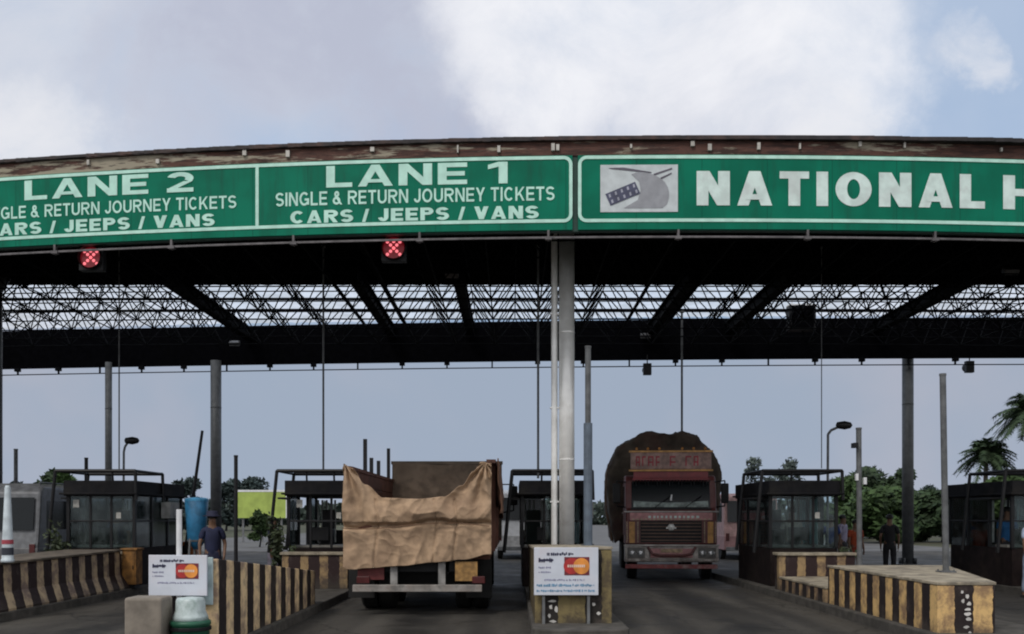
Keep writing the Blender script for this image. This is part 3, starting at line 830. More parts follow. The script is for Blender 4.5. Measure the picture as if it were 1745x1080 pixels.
# painted marks on the right-hand barrier end
m = MB()
random.seed(3)
for (u, v, w, h) in ((0.30, 0.68, 0.05, 0.05), (0.36, 0.62, 0.06, 0.06), (0.31, 0.55, 0.05, 0.07), (0.38, 0.52, 0.07, 0.05), (0.34, 0.45, 0.11, 0.04), (0.33, 0.39, 0.12, 0.05), (0.37, 0.32, 0.08, 0.05), (0.33, 0.22, 0.1, 0.04), (0.40, 0.14, 0.05, 0.05)):
    pts = [(u + w * (0.5 + 0.5 * math.cos(a) * random.uniform(0.6, 1)), -0.004, v + h * (0.5 + 0.6 * math.sin(a) * random.uniform(0.5, 1.1))) for a in [k * math.pi / 4 for k in range(8)]]
    m.quad(*pts)
m.build('painted_mark', mat('white_brush_paint', (0.6, 0.58, 0.55), 0.7, 0, 0.3), b_right)
m = MB(); random.seed(5)
for (u, v, w, h) in ((0.18, 0.46, 0.14, 0.035), (0.20, 0.36, 0.06, 0.07), (0.28, 0.30, 0.06, 0.1), (0.18, 0.24, 0.06, 0.06), (0.20, 0.17, 0.13, 0.035), (0.82, 0.40, 0.06, 0.06), (0.88, 0.28, 0.08, 0.05)):
    m.quad(*[(u + w * (0.5 + 0.5 * math.cos(a) * random.uniform(0.6, 1)), -0.004, v + h * (0.5 + 0.6 * math.sin(a) * random.uniform(0.5, 1.1))) for a in [k * math.pi / 4 for k in range(8)]])
m.build('painted_mark', mat('white_brush_paint', (0.6, 0.58, 0.55)), b_mid)
# guard walls in front of the booths
def guard_wall(a, b, y, label):
    t = thing('guard_wall', label, 'wall', (a, y, 0.16), 0, 'low guard walls in front of the booths')
    w = b - a
    m = MB(); m.box(0, w, 0, 0.3, 0, 0.72); m.build('wall', striped('guard_red_stripes', (0.34, 0.23, 0.11), (0.018, 0.005, 0.005), 0.42, 0.42), t, bevel=0.01)
    m = MB(); m.box(-0.04, w + 0.04, -0.04, 0.34, 0.722, 0.78); m.build('cap', M_CAP, t, bevel=0.01)
guard_wall(-9.75, -8.3, 20.25, 'low guard wall before the leftmost booth')
guard_wall(-4.9, -3.5, 20.0, 'low guard wall before the booth beside the tarpaulin-backed truck')
guard_wall(5.6, 7.2, 19.7, 'low guard wall before the booth under the curved lamp')

# ---------------------------------------------------------------- booths
def make_booth(label):
    t = thing('toll_booth', label, 'booth', (0, 0, 0.16), 0, 'glazed toll booths on the islands')
    W, D = 0.725, 2.9
    m = MB(); m.box(-W, W, 0, D, 0, 0.84); m.build('plinth', mat('booth_lower_panel', (0.013, 0.008, 0.008), 0.75, 0, 0.4, dirt=(0.035, 0.026, 0.02), dirt_amt=0.5, spec=0.15), t, bevel=0.01)
    m = MB()
    for x in (-W, W):
        for y in (0, D * 0.33, D * 0.67, D):
            m.box(x - 0.035, x + 0.035, y - 0.035, y + 0.035, 0.842, 1.99)
    for x in (-0.24, 0.22): m.box(x - 0.025, x + 0.025, -0.02, 0.02, 0.842, 1.99)
    m.box(-W, W, -0.025, 0.025, 1.42, 1.46)
    for x in (-W, W): m.box(x - 0.025, x + 0.025, 0.035, D - 0.035, 1.42, 1.46)
    m.build('frame', M_BLACK, t, bevel=0.004)
    for k, (x0, x1) in enumerate(((-W + 0.035, -0.265), (-0.215, 0.195), (0.245, W - 0.035))):
        m = MB(); m.box(x0, x1, -0.006, 0.006, 0.842, 1.42); m.box(x0, x1, -0.006, 0.006, 1.46, 1.99); m.build('window', M_BOOTHGLASS, t)
    for x in (-W, W):
        for j in range(3):
            y0, y1 = D / 3 * j + 0.04, D / 3 * (j + 1) - 0.04
            m = MB(); m.box(x - 0.006, x + 0.006, y0, y1, 0.842, 1.42); m.box(x - 0.006, x + 0.006, y0, y1, 1.46, 1.99); m.build('window', M_BOOTHGLASS, t)
    m = MB(); m.box(-W + 0.04, W - 0.04, D - 0.03, D, 0.842, 1.2); m.build('rear_panel', M_BLACK, t)
    m = MB(); m.box(-W - 0.06, W + 0.06, -0.12, D + 0.1, 1.99, 2.33)
    m.box(-W - 0.12, W + 0.12, -0.2, D + 0.15, 2.02, 2.06)
    m.build('roof', mat('booth_roof_band', (0.009, 0.009, 0.011), 0.75, 0, 0.4, 3, dirt=(0.03, 0.027, 0.024), dirt_amt=0.5, spec=0.15), t, bevel=0.01)
    m = MB()
    for y in (-0.15, D * 0.5):
        m.path([(-W - 0.40, y, 0.75), (-W - 0.22, y, 2.54), (W + 0.08, y, 2.54), (W + 0.1, y, 1.9)], 0.038, 8)
    for x in (-W - 0.22, W + 0.08): m.tube((x, -0.15, 2.54), (x, D * 0.5, 2.54), 0.03)
    for x in (-0.3, 0.3): m.tube((x, -0.1, 2.3), (x, -0.15, 2.54), 0.022)
    m.build('roof_rail', M_BLACK, t)
    m = MB(); m.box(-W - 0.32, -W - 0.07, 0.3, 1.3, 1.93, 1.97); m.build('awning', M_BLACK, t)
    m = MB(); m.box(-W + 0.05, W - 0.05, 0.3, 0.8, 0.85, 0.9); m.build('counter', mat('booth_counter', (0.2, 0.19, 0.17), 0.5), t)
    m = MB(); m.box(-0.28, 0.14, 0.45, 0.5, 1.0, 1.3); m.box(-0.1, -0.04, 0.47, 0.52, 0.9, 1.0); m.build('monitor', M_BLACK, t, bevel=0.01)
    m = MB()
    for k in (0, 1, 2, 4, 7, 8, 11, 12): m.box(-W + 0.08 + k * 0.105, -W + 0.13 + k * 0.105, D - 0.25, D - 0.24, 0.9, 1.95)
    m.build('blind', mat('pale_blind', (0.75, 0.77, 0.74), 0.8, 0, 0.3), t)
    m = MB()
    for k in (0, 1, 3, 6, 7, 8): m.box(W - 0.09, W - 0.08, 0.9 + k * 0.15, 1.0 + k * 0.15, 0.9, 1.95)
    m.build('blind', mat('pale_teal_blind', (0.45, 0.66, 0.70), 0.8, 0, 0.3), t)
    m = MB(); m.box(-0.6, -0.25, D - 0.75, D - 0.35, 0.85, 1.7); m.box(-0.58, -0.27, D - 0.765, D - 0.75, 0.9, 1.65); m.build('locker', mat('locker_dark_green', (0.02, 0.035, 0.03), 0.6), t)
    m = MB(); m.box(W + 0.03, W + 0.25, 1.5, 2.1, 1.5, 1.88); m.lathe([(0.15, W + 0.25), (0.15, W + 0.262)], (0, 1.8, 1.69), 16, 'X'); m.build('air_conditioner', mat('ac_white', (0.30, 0.30, 0.29), 0.6, 0, 0.3), t)
    for (x0, z0, w, h) in ((-0.62, 1.74, 0.13, 0.17), (0.33, 1.5, 0.1, 0.13)):
        m = MB(); m.box(x0, x0 + w, -0.011, -0.0075, z0, z0 + h); m.build('notice', mat('faded_paper', (0.42, 0.41, 0.38), 0.8, 0, 0.4, 9), t)
    m = MB(); m.box(-0.3, 0.0, 1.1, 1.4, 0.85, 1.25); m.box(-0.3, 0.0, 1.38, 1.44, 1.25, 1.7); m.build('chair', M_BLACK, t, bevel=0.02)
    return t
BOOTHS = [(-9.05, 'leftmost glazed booth, beside the grey minibus'), (-4.2, 'glazed booth partly hidden by the tarpaulin-backed truck'),
          (0.95, 'glazed booth behind the pale central column'), (6.42, 'glazed booth with the curved lamp, right of the dome-loaded truck'), (11.75, 'glazed booth at the right edge under the palms')]
b0 = make_booth(BOOTHS[0][1]); b0.location = (BOOTHS[0][0], 20.7, 0.16)
open_rng = random.Random(21)
for X, lab in BOOTHS[1:]:
    b = copy_tree(b0, (X, 20.7, 0.16), lab)
    for ch in list(b.children):
        kind_ = ch.name.split('.')[0]
        if (kind_ == 'window' and open_rng.random() < 0.4) or (kind_ in ('notice', 'air_conditioner', 'locker') and open_rng.random() < 0.5):
            bpy.data.objects.remove(ch)
        elif kind_ in ('monitor', 'chair', 'notice'):
            ch.location.x += open_rng.uniform(-0.12, 0.12)
        elif kind_ == 'blind':
            ch.location.x -= open_rng.uniform(0.0, 0.08) if ch.data.vertices[0].co.x > 0 else 0.0

# ---------------------------------------------------------------- posts and lamps
def post(px, y0, Y, zb, r, label, mt=M_POLE, lower=None, tilt=0.0):
    a = P(px, y0, Y)
    t = thing('post', label, 'post', (a.x, Y, zb), 0)
    H = a.z - zb
    m = MB(); m.tube((0, 0, 0), (tilt, 0, H), r, n=12); m.tube((tilt, 0, H - 0.03), (tilt, 0, H + 0.005), r * 1.12, n=12)
    m.build('shaft', mt, t)
    m = MB(); m.box(-r * 2.4, r * 2.4, -r * 2.4, r * 2.4, 0, 0.02)
    for sx in (-1, 1):
        for sy in (-1, 1): m.tube((sx * r * 1.8, sy * r * 1.8, 0.02), (sx * r * 1.8, sy * r * 1.8, 0.045), 0.012, n=6)
    m.build('base_plate', mt, t)
    if lower:
        m = MB(); m.tube((0, 0, 0.02), (0, 0, lower), r * 1.5, n=12); m.build('sleeve', mat('blue_grey_sleeve', (0.10, 0.13, 0.17), 0.5), t)
    return t
post(1002, 590, 16.0, 1.19, 0.05, 'tall grey post standing just right of the central column', lower=2.1)
post(1612, 637, 14.6, 0.835, 0.047, 'tall grey pole on the right striped barrier', tilt=-0.05)
t = post(1465, 729, 19.3, 0.16, 0.055, 'grey camera pole beside the booth with the curved lamp', tilt=-0.02)
m = MB(); m.box(-0.15, -0.07, -0.12, 0.08, 2.95, 3.05); m.tube((-0.1, 0, 3.0), (0, 0, 3.0), 0.015); m.build('camera', M_BLACK, t)
m = MB(); m.box(-0.1, -0.05, -0.07, 0, 2.28, 2.42); m.box(0.06, 0.12, -0.07, 0, 2.2, 2.34); m.build('fitting', M_WHITE, t)
post(402, 776, 17.0, 0.16, 0.035, 'thin black post in front of the lime hoarding', M_BLACK)
post(27, 765, 30.0, 0.0, 0.06, 'short dark post behind the white tapered post', M_POLE)
post(147, 780, 24.2, 0.16, 0.045, 'dark post behind the leftmost booth', M_BLACK)
def gooseneck(px, Y, x_head, y_head, y_bend, zb, label):
    a = P(px, y_bend, Y); h = P(x_head, y_head, Y)
    t = thing('lamp_post', label, 'lamp', (a.x, Y, zb), 0, 'curved lamps standing by the booths')
    H = a.z - zb; dx = h.x - a.x; dz = h.z - zb
    m = MB(); m.path([(-0.02, 0, 0), (0, 0, H), (dx * 0.25, 0, H + (dz - H) * 0.5), (dx, 0, dz)], 0.03, 8); m.build('pole', M_POLE, t)
    m = MB(); m.lathe([(0.02, -0.18), (0.075, -0.15), (0.10, 0.02), (0.07, 0.15), (0.02, 0.19)], (dx + 0.08, 0, dz + 0.02), 12, 'X'); m.build('lamp_head', M_BLACK, t, smooth=True)
gooseneck(1411, 21.5, 1432, 726, 740, 0.16, 'curved lamp above the booth right of the dome-loaded truck')
gooseneck(211, 23.9, 219, 752, 770, 0.0, 'curved lamp above the leftmost booth')
def pot(X, Y, lab, sd, h=0.9):
    t = thing('potted_plant', lab, 'plant', (X, Y, 0.16), 0, 'potted plants by the booths'); rr = random.Random(sd)
    m = MB(); m.lathe([(0.12, 0), (0.17, 0.28), (0.185, 0.28), (0.185, 0.33), (0.15, 0.32)], n=16); m.build('pot', mat('pot_terracotta', (0.16, 0.06, 0.035), 0.8, 0, 0.3), t)
    m = MB(); st = MB()
    for k in range(9):
        a = rr.uniform(0, 6.28); e = Vector((math.cos(a) * rr.uniform(0.05, 0.3), math.sin(a) * rr.uniform(0.05, 0.3), h * rr.uniform(0.6, 1.1)))
        st.tube((0, 0, 0.25), e, 0.012, 0.005, 5)
        for q in range(34):
            p = e * rr.uniform(0.5, 1.0) + Vector((rr.gauss(0, 0.06), rr.gauss(0, 0.06), rr.gauss(0, 0.06))); u = Vector((rr.gauss(0, 1), rr.gauss(0, 1), rr.gauss(0, 1))).normalized(); v = u.orthogonal().normalized()
            m.quad(p - u * 0.07, p + v * 0.03, p + u * 0.07, p - v * 0.03)
    st.build('stem', mat('bark', (0, 0, 0)), t); m.build('leaves', mat('pot_leaves', (0.035, 0.05, 0.02), 0.6, 0, 0.5, 3), t)
pot(-9.98, 20.55, 'leafy potted plant at the left front corner of the leftmost booth', 1, 1.3)
pot(-5.02, 20.45, 'leafy potted plant left of the booth beside the tarpaulin-backed truck', 2, 1.45)
pot(7.35, 20.5, 'potted plant at the right front corner of the lamp booth', 3, 0.8)
def cabinet(X, Y, w, h, mt, lab):
    t = thing('control_cabinet', lab, 'cabinet', (X, Y, 0.16), 0, 'lane control cabinets')
    m = MB(); m.box(-w / 2, w / 2, 0, 0.35, 0.08, h); m.box(-w / 2 - 0.03, w / 2 + 0.03, -0.03, 0.38, h, h + 0.04); m.build('housing', mt, t, bevel=0.01)
    m = MB(); m.box(-w / 2 + 0.03, w / 2 - 0.03, -0.012, -0.001, 0.12, h - 0.06); d = m.build('door', mt, t)
    m = MB(); m.box(w * 0.28, w * 0.34, -0.03, -0.013, h * 0.5, h * 0.6); m.build('handle', M_BLACK, d)
    m = MB(); m.box(-w / 2 + 0.04, w / 2 - 0.04, 0.04, 0.31, 0, 0.079); m.build('base', M_BLACK, t)
cabinet(-8.2, 20.1, 0.3, 0.82, mat('cabinet_ochre', (0.22, 0.10, 0.02), 0.7, 0, 0.5), 'ochre cabinet at the right front corner of the leftmost booth')
# raised boom barrier
a = P(322, 880, 24.6)
t = thing('boom_barrier', 'raised dark boom leaning up near the leftmost booth', 'barrier', (a.x, 24.6, 0.0))
m = MB(); m.box(-0.17, 0.17, -0.2, 0.2, 0, 1.0); m.box(-0.19, 0.19, -0.22, 0.22, 1.0, 1.05); m.build('cabinet', mat('boom_cabinet_orange', (0.35, 0.10, 0.02), 0.5), t, bevel=0.01)
tp_ = P(350, 735, 24.6)
m = MB(); m.tube((0, -0.24, 0.85), (tp_.x - a.x, -0.24, tp_.z), 0.05, 0.035, 10); m.tube((0, -0.2, 0.85), (0, -0.28, 0.85), 0.12, n=12); m.build('arm', M_BLACK, t)

# ---------------------------------------------------------------- card signs, bin, block, tapered post
M_BOARD = mat('card_sign_white', (0.62, 0.66, 0.74), 0.5, 0, 0.1, 4, dirt=(0.5, 0.42, 0.42), dirt_amt=0.4)
M_RED = mat('print_red', (0.45, 0.03, 0.03), 0.5); M_ORANGE = mat('print_orange', (0.75, 0.28, 0.05), 0.5)
M_BLUEP = mat('print_blue', (0.12, 0.28, 0.45), 0.5)
def card_sign(X, Y, z0, z1, w, label, rz=0.0, post_top=None, blue_lines=True):
    t = thing('card_sign', label, 'sign', (X, Y, 0.16), rz, 'card payment signs on the island noses')
    b, h = z0 - 0.16, z1 - z0
    m = MB(); m.box(-w / 2, w / 2, 0, 0.03, b, b + h); m.build('board', M_BOARD, t, bevel=0.006)
    def rect(mb, u0, u1, v0, v1, o=-0.004): mb.quad((w * (u0 - .5), o, b + h * v0), (w * (u1 - .5), o, b + h * v0), (w * (u1 - .5), o, b + h * v1), (w * (u0 - .5), o, b + h * v1))
    def words(mb, u0, u1, v0, v1, seed):
        rr = random.Random(seed); u = u0
        while u < u1 - 0.01:
            l = rr.uniform(0.012, 0.028)
            lo = v0 + (v1 - v0) * rr.choice((0, 0, 0.25)); hi = v1 - (v1 - v0) * rr.choice((0, 0.15, 0.3))
            rect(mb, u, min(u + l, u1), lo, hi); u += l + rr.choice((0.006, 0.006, 0.006, 0.02))
    m = MB(); words(m, 0.2, 0.62, 0.83, 0.9, 1); words(m, 0.07, 0.3, 0.69, 0.78, 2); rect(m, 0.07, 0.3, 0.715, 0.755, -0.0035); m.build('heading_print', M_DARKINK, t)
    m = MB(); words(m, 0.07, 0.26, 0.56, 0.60, 3); words(m, 0.07, 0.26, 0.47, 0.5, 4); words(m, 0.16, 0.78, 0.30, 0.34, 7); m.build('small_print', mat('print_faint', (0.25, 0.25, 0.38), 0.5), t)
    if blue_lines:
        m = MB(); words(m, 0.04, 0.94, 0.18, 0.24, 5); words(m, 0.04, 0.94, 0.07, 0.12, 6); m.build('blue_print', M_BLUEP, t)
    # red and orange card emblem: two overlapping discs on a dark rectangle
    lg = MB(); lg.cur = 0; rect(lg, 0.47, 0.86, 0.42, 0.80, -0.005)
    def disc(cu, mi, o, r=0.17, half=None):
        lg.cur = mi; a0, a1 = (0, 2 * math.pi)
        lg.quad(*[(w * (cu - .5) + math.cos(k * math.pi / 12) * r * h, o, b + h * 0.61 + math.sin(k * math.pi / 12) * r * h) for k in range(24)])
    disc(0.585, 1, -0.007); disc(0.735, 2, -0.009)
    lg.cur = 3; rr = random.Random(9); u = 0.52
    for k in range(9):
        rect(lg, u, u + 0.022, 0.585, 0.64, -0.011); u += 0.031
    lg.build('card_emblem', [mat('emblem_maroon', (0.16, 0.02, 0.03), 0.5), M_RED, M_ORANGE, mat('emblem_pale_bar', (0.75, 0.6, 0.5), 0.5)], t)
    m = MB()
    if post_top: m.tube((-0.02 * w, 0.075, 0), (-0.02 * w, 0.075, post_top - 0.16), 0.032, n=12)
    else:
        for x in (-w * 0.35, w * 0.35): m.box(x - 0.02, x + 0.02, 0.031, 0.06, 0.0, b + h - 0.05)
    m.build('post', M_WHITE if post_top else M_GREY, t)
    return t
card_sign(0.775, 13.42, 0.575, 1.258, 0.92, 'white card sign before the pale central column')
ps = card_sign(-3.90, 10.95, 0.775, 1.25, 0.70, 'white card sign above the green bin at left', R(-4), 1.785, False)
m = MB(); m.box(0.05, 0.37, 0.12, 0.145, 0.50, 1.06); ps_b = m.build('back_board', mat('pale_teal_board', (0.5, 0.62, 0.63), 0.5), ps, bevel=0.005)
t = thing('litter_bin', 'green bin with a white domed lid under the card sign', 'bin', (-3.67, 10.72, 0.008))
m = MB(); m.lathe([(0.175, 0.0), (0.2, 0.03), (0.21, 0.45), (0.225, 0.46), (0.225, 0.50), (0.205, 0.51)], n=24)
m.build('body', mat('bin_green', (0.015, 0.10, 0.055), 0.45, 0, 0.3), t, smooth=True)
m = MB(); m.lathe([(0.2, 0.512), (0.19, 0.56), (0.165, 0.62), (0.16, 0.74), (0.14, 0.765), (0.05, 0.775)], n=24); m.build('lid', mat('bin_white_lid', (0.5, 0.58, 0.58), 0.4, 0, 0.25, dirt=(0.1, 0.18, 0.14), dirt_amt=0.6, dirt_scale=5), t, smooth=True)
m = MB(); m.lathe([(0.228, 0.40), (0.23, 0.405), (0.23, 0.435), (0.228, 0.44)], n=24); m.build('band', M_BLACK, t)
m = MB()
def blk(u, v):
    pass
m.box(-0.21, 0.21, -0.18, 0.18, 0, 0.79)
o = m.build('concrete_block', M_CONC, loc=(-4.10, 10.6, 0.008), bevel=0.03)
tag(o, 'stained concrete block beside the green bin', 'block')
t = thing('tapered_post', 'white tapered post with red and dark print at the left edge', 'post', (P(13, 900, 15.4).x, 15.4, 0.95))
m = MB(); m.lathe([(0.10, 0), (0.105, 0.04), (0.09, 0.06), (0.085, 0.25), (0.075, 0.5), (0.045, 1.22), (0.03, 1.26)], n=16); m.build('shaft', mat('plastic_white', (0.55, 0.62, 0.66), 0.45), t, smooth=True)
m = MB(); m.lathe([(0.089, 0.30), (0.0865, 0.37)], n=16); m.build('band', mat('band_red', (0.35, 0.05, 0.07), 0.5), t)
m = MB(); m.lathe([(0.0915, 0.12), (0.0885, 0.24)], n=16); m.build('band', mat('band_dark', (0.03, 0.035, 0.05), 0.5), t)
t = thing('plastic_tank', 'bright blue tapered tank left of the guard in navy', 'tank', (P(335, 880, 21.5).x, 21.5, 0.0))
m = MB(); m.lathe([(0.07, 0.95), (0.2, 1.15), (0.23, 1.6), (0.26, 2.05), (0.24, 2.08)], n=20); m.build('tank', mat('blue_plastic', (0.03, 0.17, 0.33), 0.4, 0, 0.3), t, smooth=True)
m = MB(); m.lathe([(0.265, 2.05), (0.265, 2.1), (0.2, 2.13), (0.03, 2.14)], n=20); m.build('lid', mat('blue_plastic_lid', (0.06, 0.28, 0.5), 0.4), t)
m = MB(); m.lathe([(0.205, 1.13), (0.215, 1.17)], n=20)
for a in range(3): m.tube((0.28 * math.cos(a * 2.1), 0.28 * math.sin(a * 2.1), 0.0), (0.19 * math.cos(a * 2.1), 0.19 * math.sin(a * 2.1), 1.2), 0.025)
m.build('stand', M_GREY, t)

# ---------------------------------------------------------------- trucks
def wheel(parent, x, y, r, w, side):
    """side = +1 outer face towards +x"""
    m = MB(); h = w / 2
    m.lathe([(r * 0.62, -h), (r * 0.92, -h), (r, -h * 0.7), (r, h * 0.7), (r * 0.92, h), (r * 0.62, h)], (x, y, r), 28, 'X')
    wo_ = m.build('wheel', M_RUBBER, parent, smooth=False)
    m = MB(); s = side
    m.lathe([(r * 0.62, s * h * 0.7), (r * 0.58, s * h * 0.3), (r * 0.3, s * h * 0.3), (r * 0.24, s * h * 0.95), (r * 0.1, s * h)], (x, y, r), 20, 'X'); m.build('rim', mat('wheel_rim', (0.12, 0.11, 0.1), 0.5, 0.3), wo_)
    return wo_
# --- tipper truck seen from behind, tailgate under a tan tarpaulin
TX, TY = -1.59, 16.0
tr = thing('cargo_truck', 'open cargo truck with a tan tarpaulin draped over its tailgate', 'truck', (TX, TY, 0.0))
HW = 1.23
M_TARP = mat('tan_canvas', (0.385, 0.265, 0.17), 0.95, 0, 0.3, 5.0, 0.25, dirt=(0.24, 0.155, 0.10), dirt_amt=0.6, dirt_scale=1.4)
M_BODY = mat('rusty_red_planks', (0.13, 0.05, 0.03), 0.75, 0, 0.45, 4, dirt=(0.05, 0.03, 0.025), dirt_amt=0.7)
M_INNER = mat('brown_headboard', (0.15, 0.115, 0.085), 0.85, 0, 0.3, 4, dirt=(0.06, 0.045, 0.035), dirt_amt=0.6)
m = MB(); m.box(-HW, HW, 0.1, 6.1, 1.08, 1.2)
for k in range(7): m.box(-HW + 0.02, HW - 0.02, 0.25 + k * 0.9, 0.37 + k * 0.9, 0.96, 1.08)
m.build('cargo_floor', M_BODY, tr)
def side(sgn, zt):
    m = MB(); x0 = sgn * HW
    xa, xb = (x0 - 0.06, x0) if sgn > 0 else (x0, x0 + 0.06)
    for k in range(5):
        z0 = 1.2 + k * (zt - 1.2) / 5
        m.box(xa, xb, 0.12, 6.08, z0 + 0.008, z0 + (zt - 1.2) / 5 - 0.004)
    for k in range(6):
        y = 0.3 + k * 1.12
        m.box(x0 - 0.02 if sgn > 0 else x0 - 0.07, x0 + 0.07 if sgn > 0 else x0 + 0.02, y, y + 0.1, 1.1, zt + 0.03)
    m.box(x0 - 0.08, x0 + 0.08, 0.1, 6.1, zt, zt + 0.06)
    return m.build('side_wall', M_BODY, tr)
side(-1, 2.50); side(1, 2.62)
m = MB(); m.box(-HW, HW + 0.12, 6.1, 6.2, 1.2, 2.98); m.box(-HW - 0.02, HW + 0.14, 6.05, 6.25, 2.93, 3.0)
for k in range(5): m.box(-HW + 0.3 + k * 0.5, -HW + 0.36 + k * 0.5, 6.06, 6.1, 1.2, 2.93)
m.build('headboard', M_INNER, tr)
m = MB(); m.box(-HW, HW, 0.03, 0.1, 1.12, 1.95); m.build('tailgate', M_BODY, tr)
m = MB()
def inner(u, v):
    x = -HW + 0.03 + (2 * HW + 0.05) * u
    zt = 2.97 - 0.10 * math.sin(u * 3.1) * (0.4 + 0.6 * mnoise.noise(Vector((u * 4, 1, 1)))) - 0.04 * u
    z = 1.25 + (zt - 1.25) * v
    y = 5.72 + 0.25 * v * v - 0.10 * abs(mnoise.noise(Vector((x * 1.8, z * 1.1, 2)))) - 0.06 * (1 - abs(mnoise.noise(Vector((x * 2.6 + z, z * 2.2, 6))))) ** 4
    return (x, y, z)
m.grid(inner, 60, 40); m.build('load_cover', mat('brown_load_canvas', (0.16, 0.118, 0.085), 0.95, 0, 0.35, 4, 0.2, dirt=(0.09, 0.065, 0.045), dirt_amt=0.6), tr, smooth=True, solid=0.01)
m = MB()
def flap(u, v):
    y = 0.05 + 4.4 * u; z = 2.70 - (0.95 + 0.35 * mnoise.noise(Vector((u * 3, 0, 4))) - 0.3 * u) * v
    return (HW + 0.12 + 0.03 * v + 0.035 * math.sin(u * 34 + 3 * mnoise.noise(Vector((u * 5, v * 2, 0)))) * (0.3 + v), y, z)
m.grid(flap, 90, 16); m.build('side_flap', mat('rust_brown_canvas', (0.15, 0.075, 0.045), 0.95, 0, 0.35, 3, 0.2), tr, smooth=True, solid=0.008)
for (px, py, Y) in ((611, 748, 18.0), (630, 780, 18.8), (648, 785, 19.8), (665, 764, 21.4)):
    a = P(px, py, Y)
    m = MB(); m.box(-HW - 0.03, -HW + 0.04, Y - TY - 0.03, Y - TY + 0.03, 2.3, a.z); m.build('stake', M_BLACK, tr)
m = MB()
for x in (-HW + 0.02, HW - 0.03): m.tube((x, 0.05, 1.1), (x, 0.05, 2.66 if x > 0 else 2.56), 0.045, n=8)
m.build('corner_post', M_BODY, tr)
# tarpaulin: sagging top edge pinned to the corner posts, folds fanning out of the pins
def lerp_tab(tab, u):
    for (a, va), (b, vb) in zip(tab[:-1], tab[1:]):
        if u <= b:
            s = (u - a) / (b - a); s = s * s * (3 - 2 * s)
            return va + (vb - va) * s
    return tab[-1][1]
TOP = [(0, 2.60), (0.06, 2.52), (0.15, 2.24), (0.27, 2.02), (0.5, 2.0), (0.68, 2.04), (0.8, 2.22), (0.88, 2.46), (0.93, 2.63), (1.0, 2.60)]
BOT = [(0, 0.84), (0.03, 0.80), (0.4, 0.86), (0.6, 0.92), (0.8, 0.96), (1.0, 1.06)]
def tarp(u, v):
    zt, zb = lerp_tab(TOP, u), lerp_tab(BOT, u)
    z = zt + (zb - zt) * v
    x = -HW - 0.05 + (2 * HW + 0.06) * u
    y = -0.02
    # pinned corners: folds radiating from each pin
    for cx, cz, s in ((-HW, 2.6, 1), (HW - 0.12, 2.62, -1)):
        dx, dz = (x - cx) * s, cz - z
        rr = math.hypot(dx, dz); ang = math.atan2(dz, dx + 0.02)
        fall = math.exp(-rr * 1.1) * min(1, rr * 6)
        y -= 0.085 * fall * (math.sin(ang * 13 + s + 2.0 * mnoise.noise(Vector((rr * 2, s * 3, 0)))))
    # belly of the sag and the rope pressed across it
    y -= 0.10 * math.exp(-((z - 1.72) / 0.22) ** 2) * (0.6 + 0.5 * mnoise.noise(Vector((x * 1.5, 0, 5))))
    zr = 1.57 + 0.05 * math.sin(x * 2.2 + 0.4) + 0.02 * math.sin(x * 7)
    y += 0.075 * math.exp(-((z - zr) / 0.035) ** 2)
    for xr in (-0.72, 0.28, 0.62):
        y += 0.035 * math.exp(-((x - xr - 0.03 * math.sin(z * 5)) / 0.022) ** 2) * (1 if z < 2.0 else 0.3)
    wx = 0.7 * mnoise.noise(Vector((x * 1.1, z * 1.3, 4))); wz = 0.5 * mnoise.noise(Vector((x * 0.9, z * 1.1, 8)))
    def ridge(a, b, c, e=3): return (1 - min(1, abs(mnoise.noise(Vector((a, b, c)))) * 1.6)) ** e
    if z > 1.6:
        y -= 0.075 * ridge(x * 1.3 + wx - z * 0.7, z * 1.7 + wz + x * 0.5, 2) + 0.03 * ridge(x * 3.1 + wx, z * 3.3 - x + wz, 6)
    else:
        k = min(1, (1.6 - z) / 0.15)
        y -= (0.045 * ridge(x * 2.1 + wx * 1.2, z * 0.8 + wz, 3, 2.5) + 0.018 * ridge(x * 3.7 + wx, z * 2.6 + wz, 9)) * k
    y -= 0.035 * mnoise.noise(Vector((x * 1.3, z * 1.6, 12))) + 0.009 * ridge(x * 4.6 + wz * 2, z * 5.2 + wx * 2, 15, 4) + 0.005 * mnoise.noise(Vector((x * 9, z * 11, 3)))
    z += 0.012 * mnoise.noise(Vector((x * 5, 0, 2)))
    return (x, y, z)
m = MB(); m.grid(tarp, 150, 110)
m.build('tarpaulin', M_TARP, tr, smooth=True, solid=0.008)
m = MB(); m.path([(-HW - 0.06 + k * 0.125, -0.125 - 0.01 * (k % 2), 1.57 + 0.05 * math.sin((-HW + k * 0.125) * 2.2 + 0.4) - 0.03) for k in range(21)], 0.008, 6)
m.build('rope', mat('tan_rope', (0.16, 0.09, 0.05), 0.9), tr)
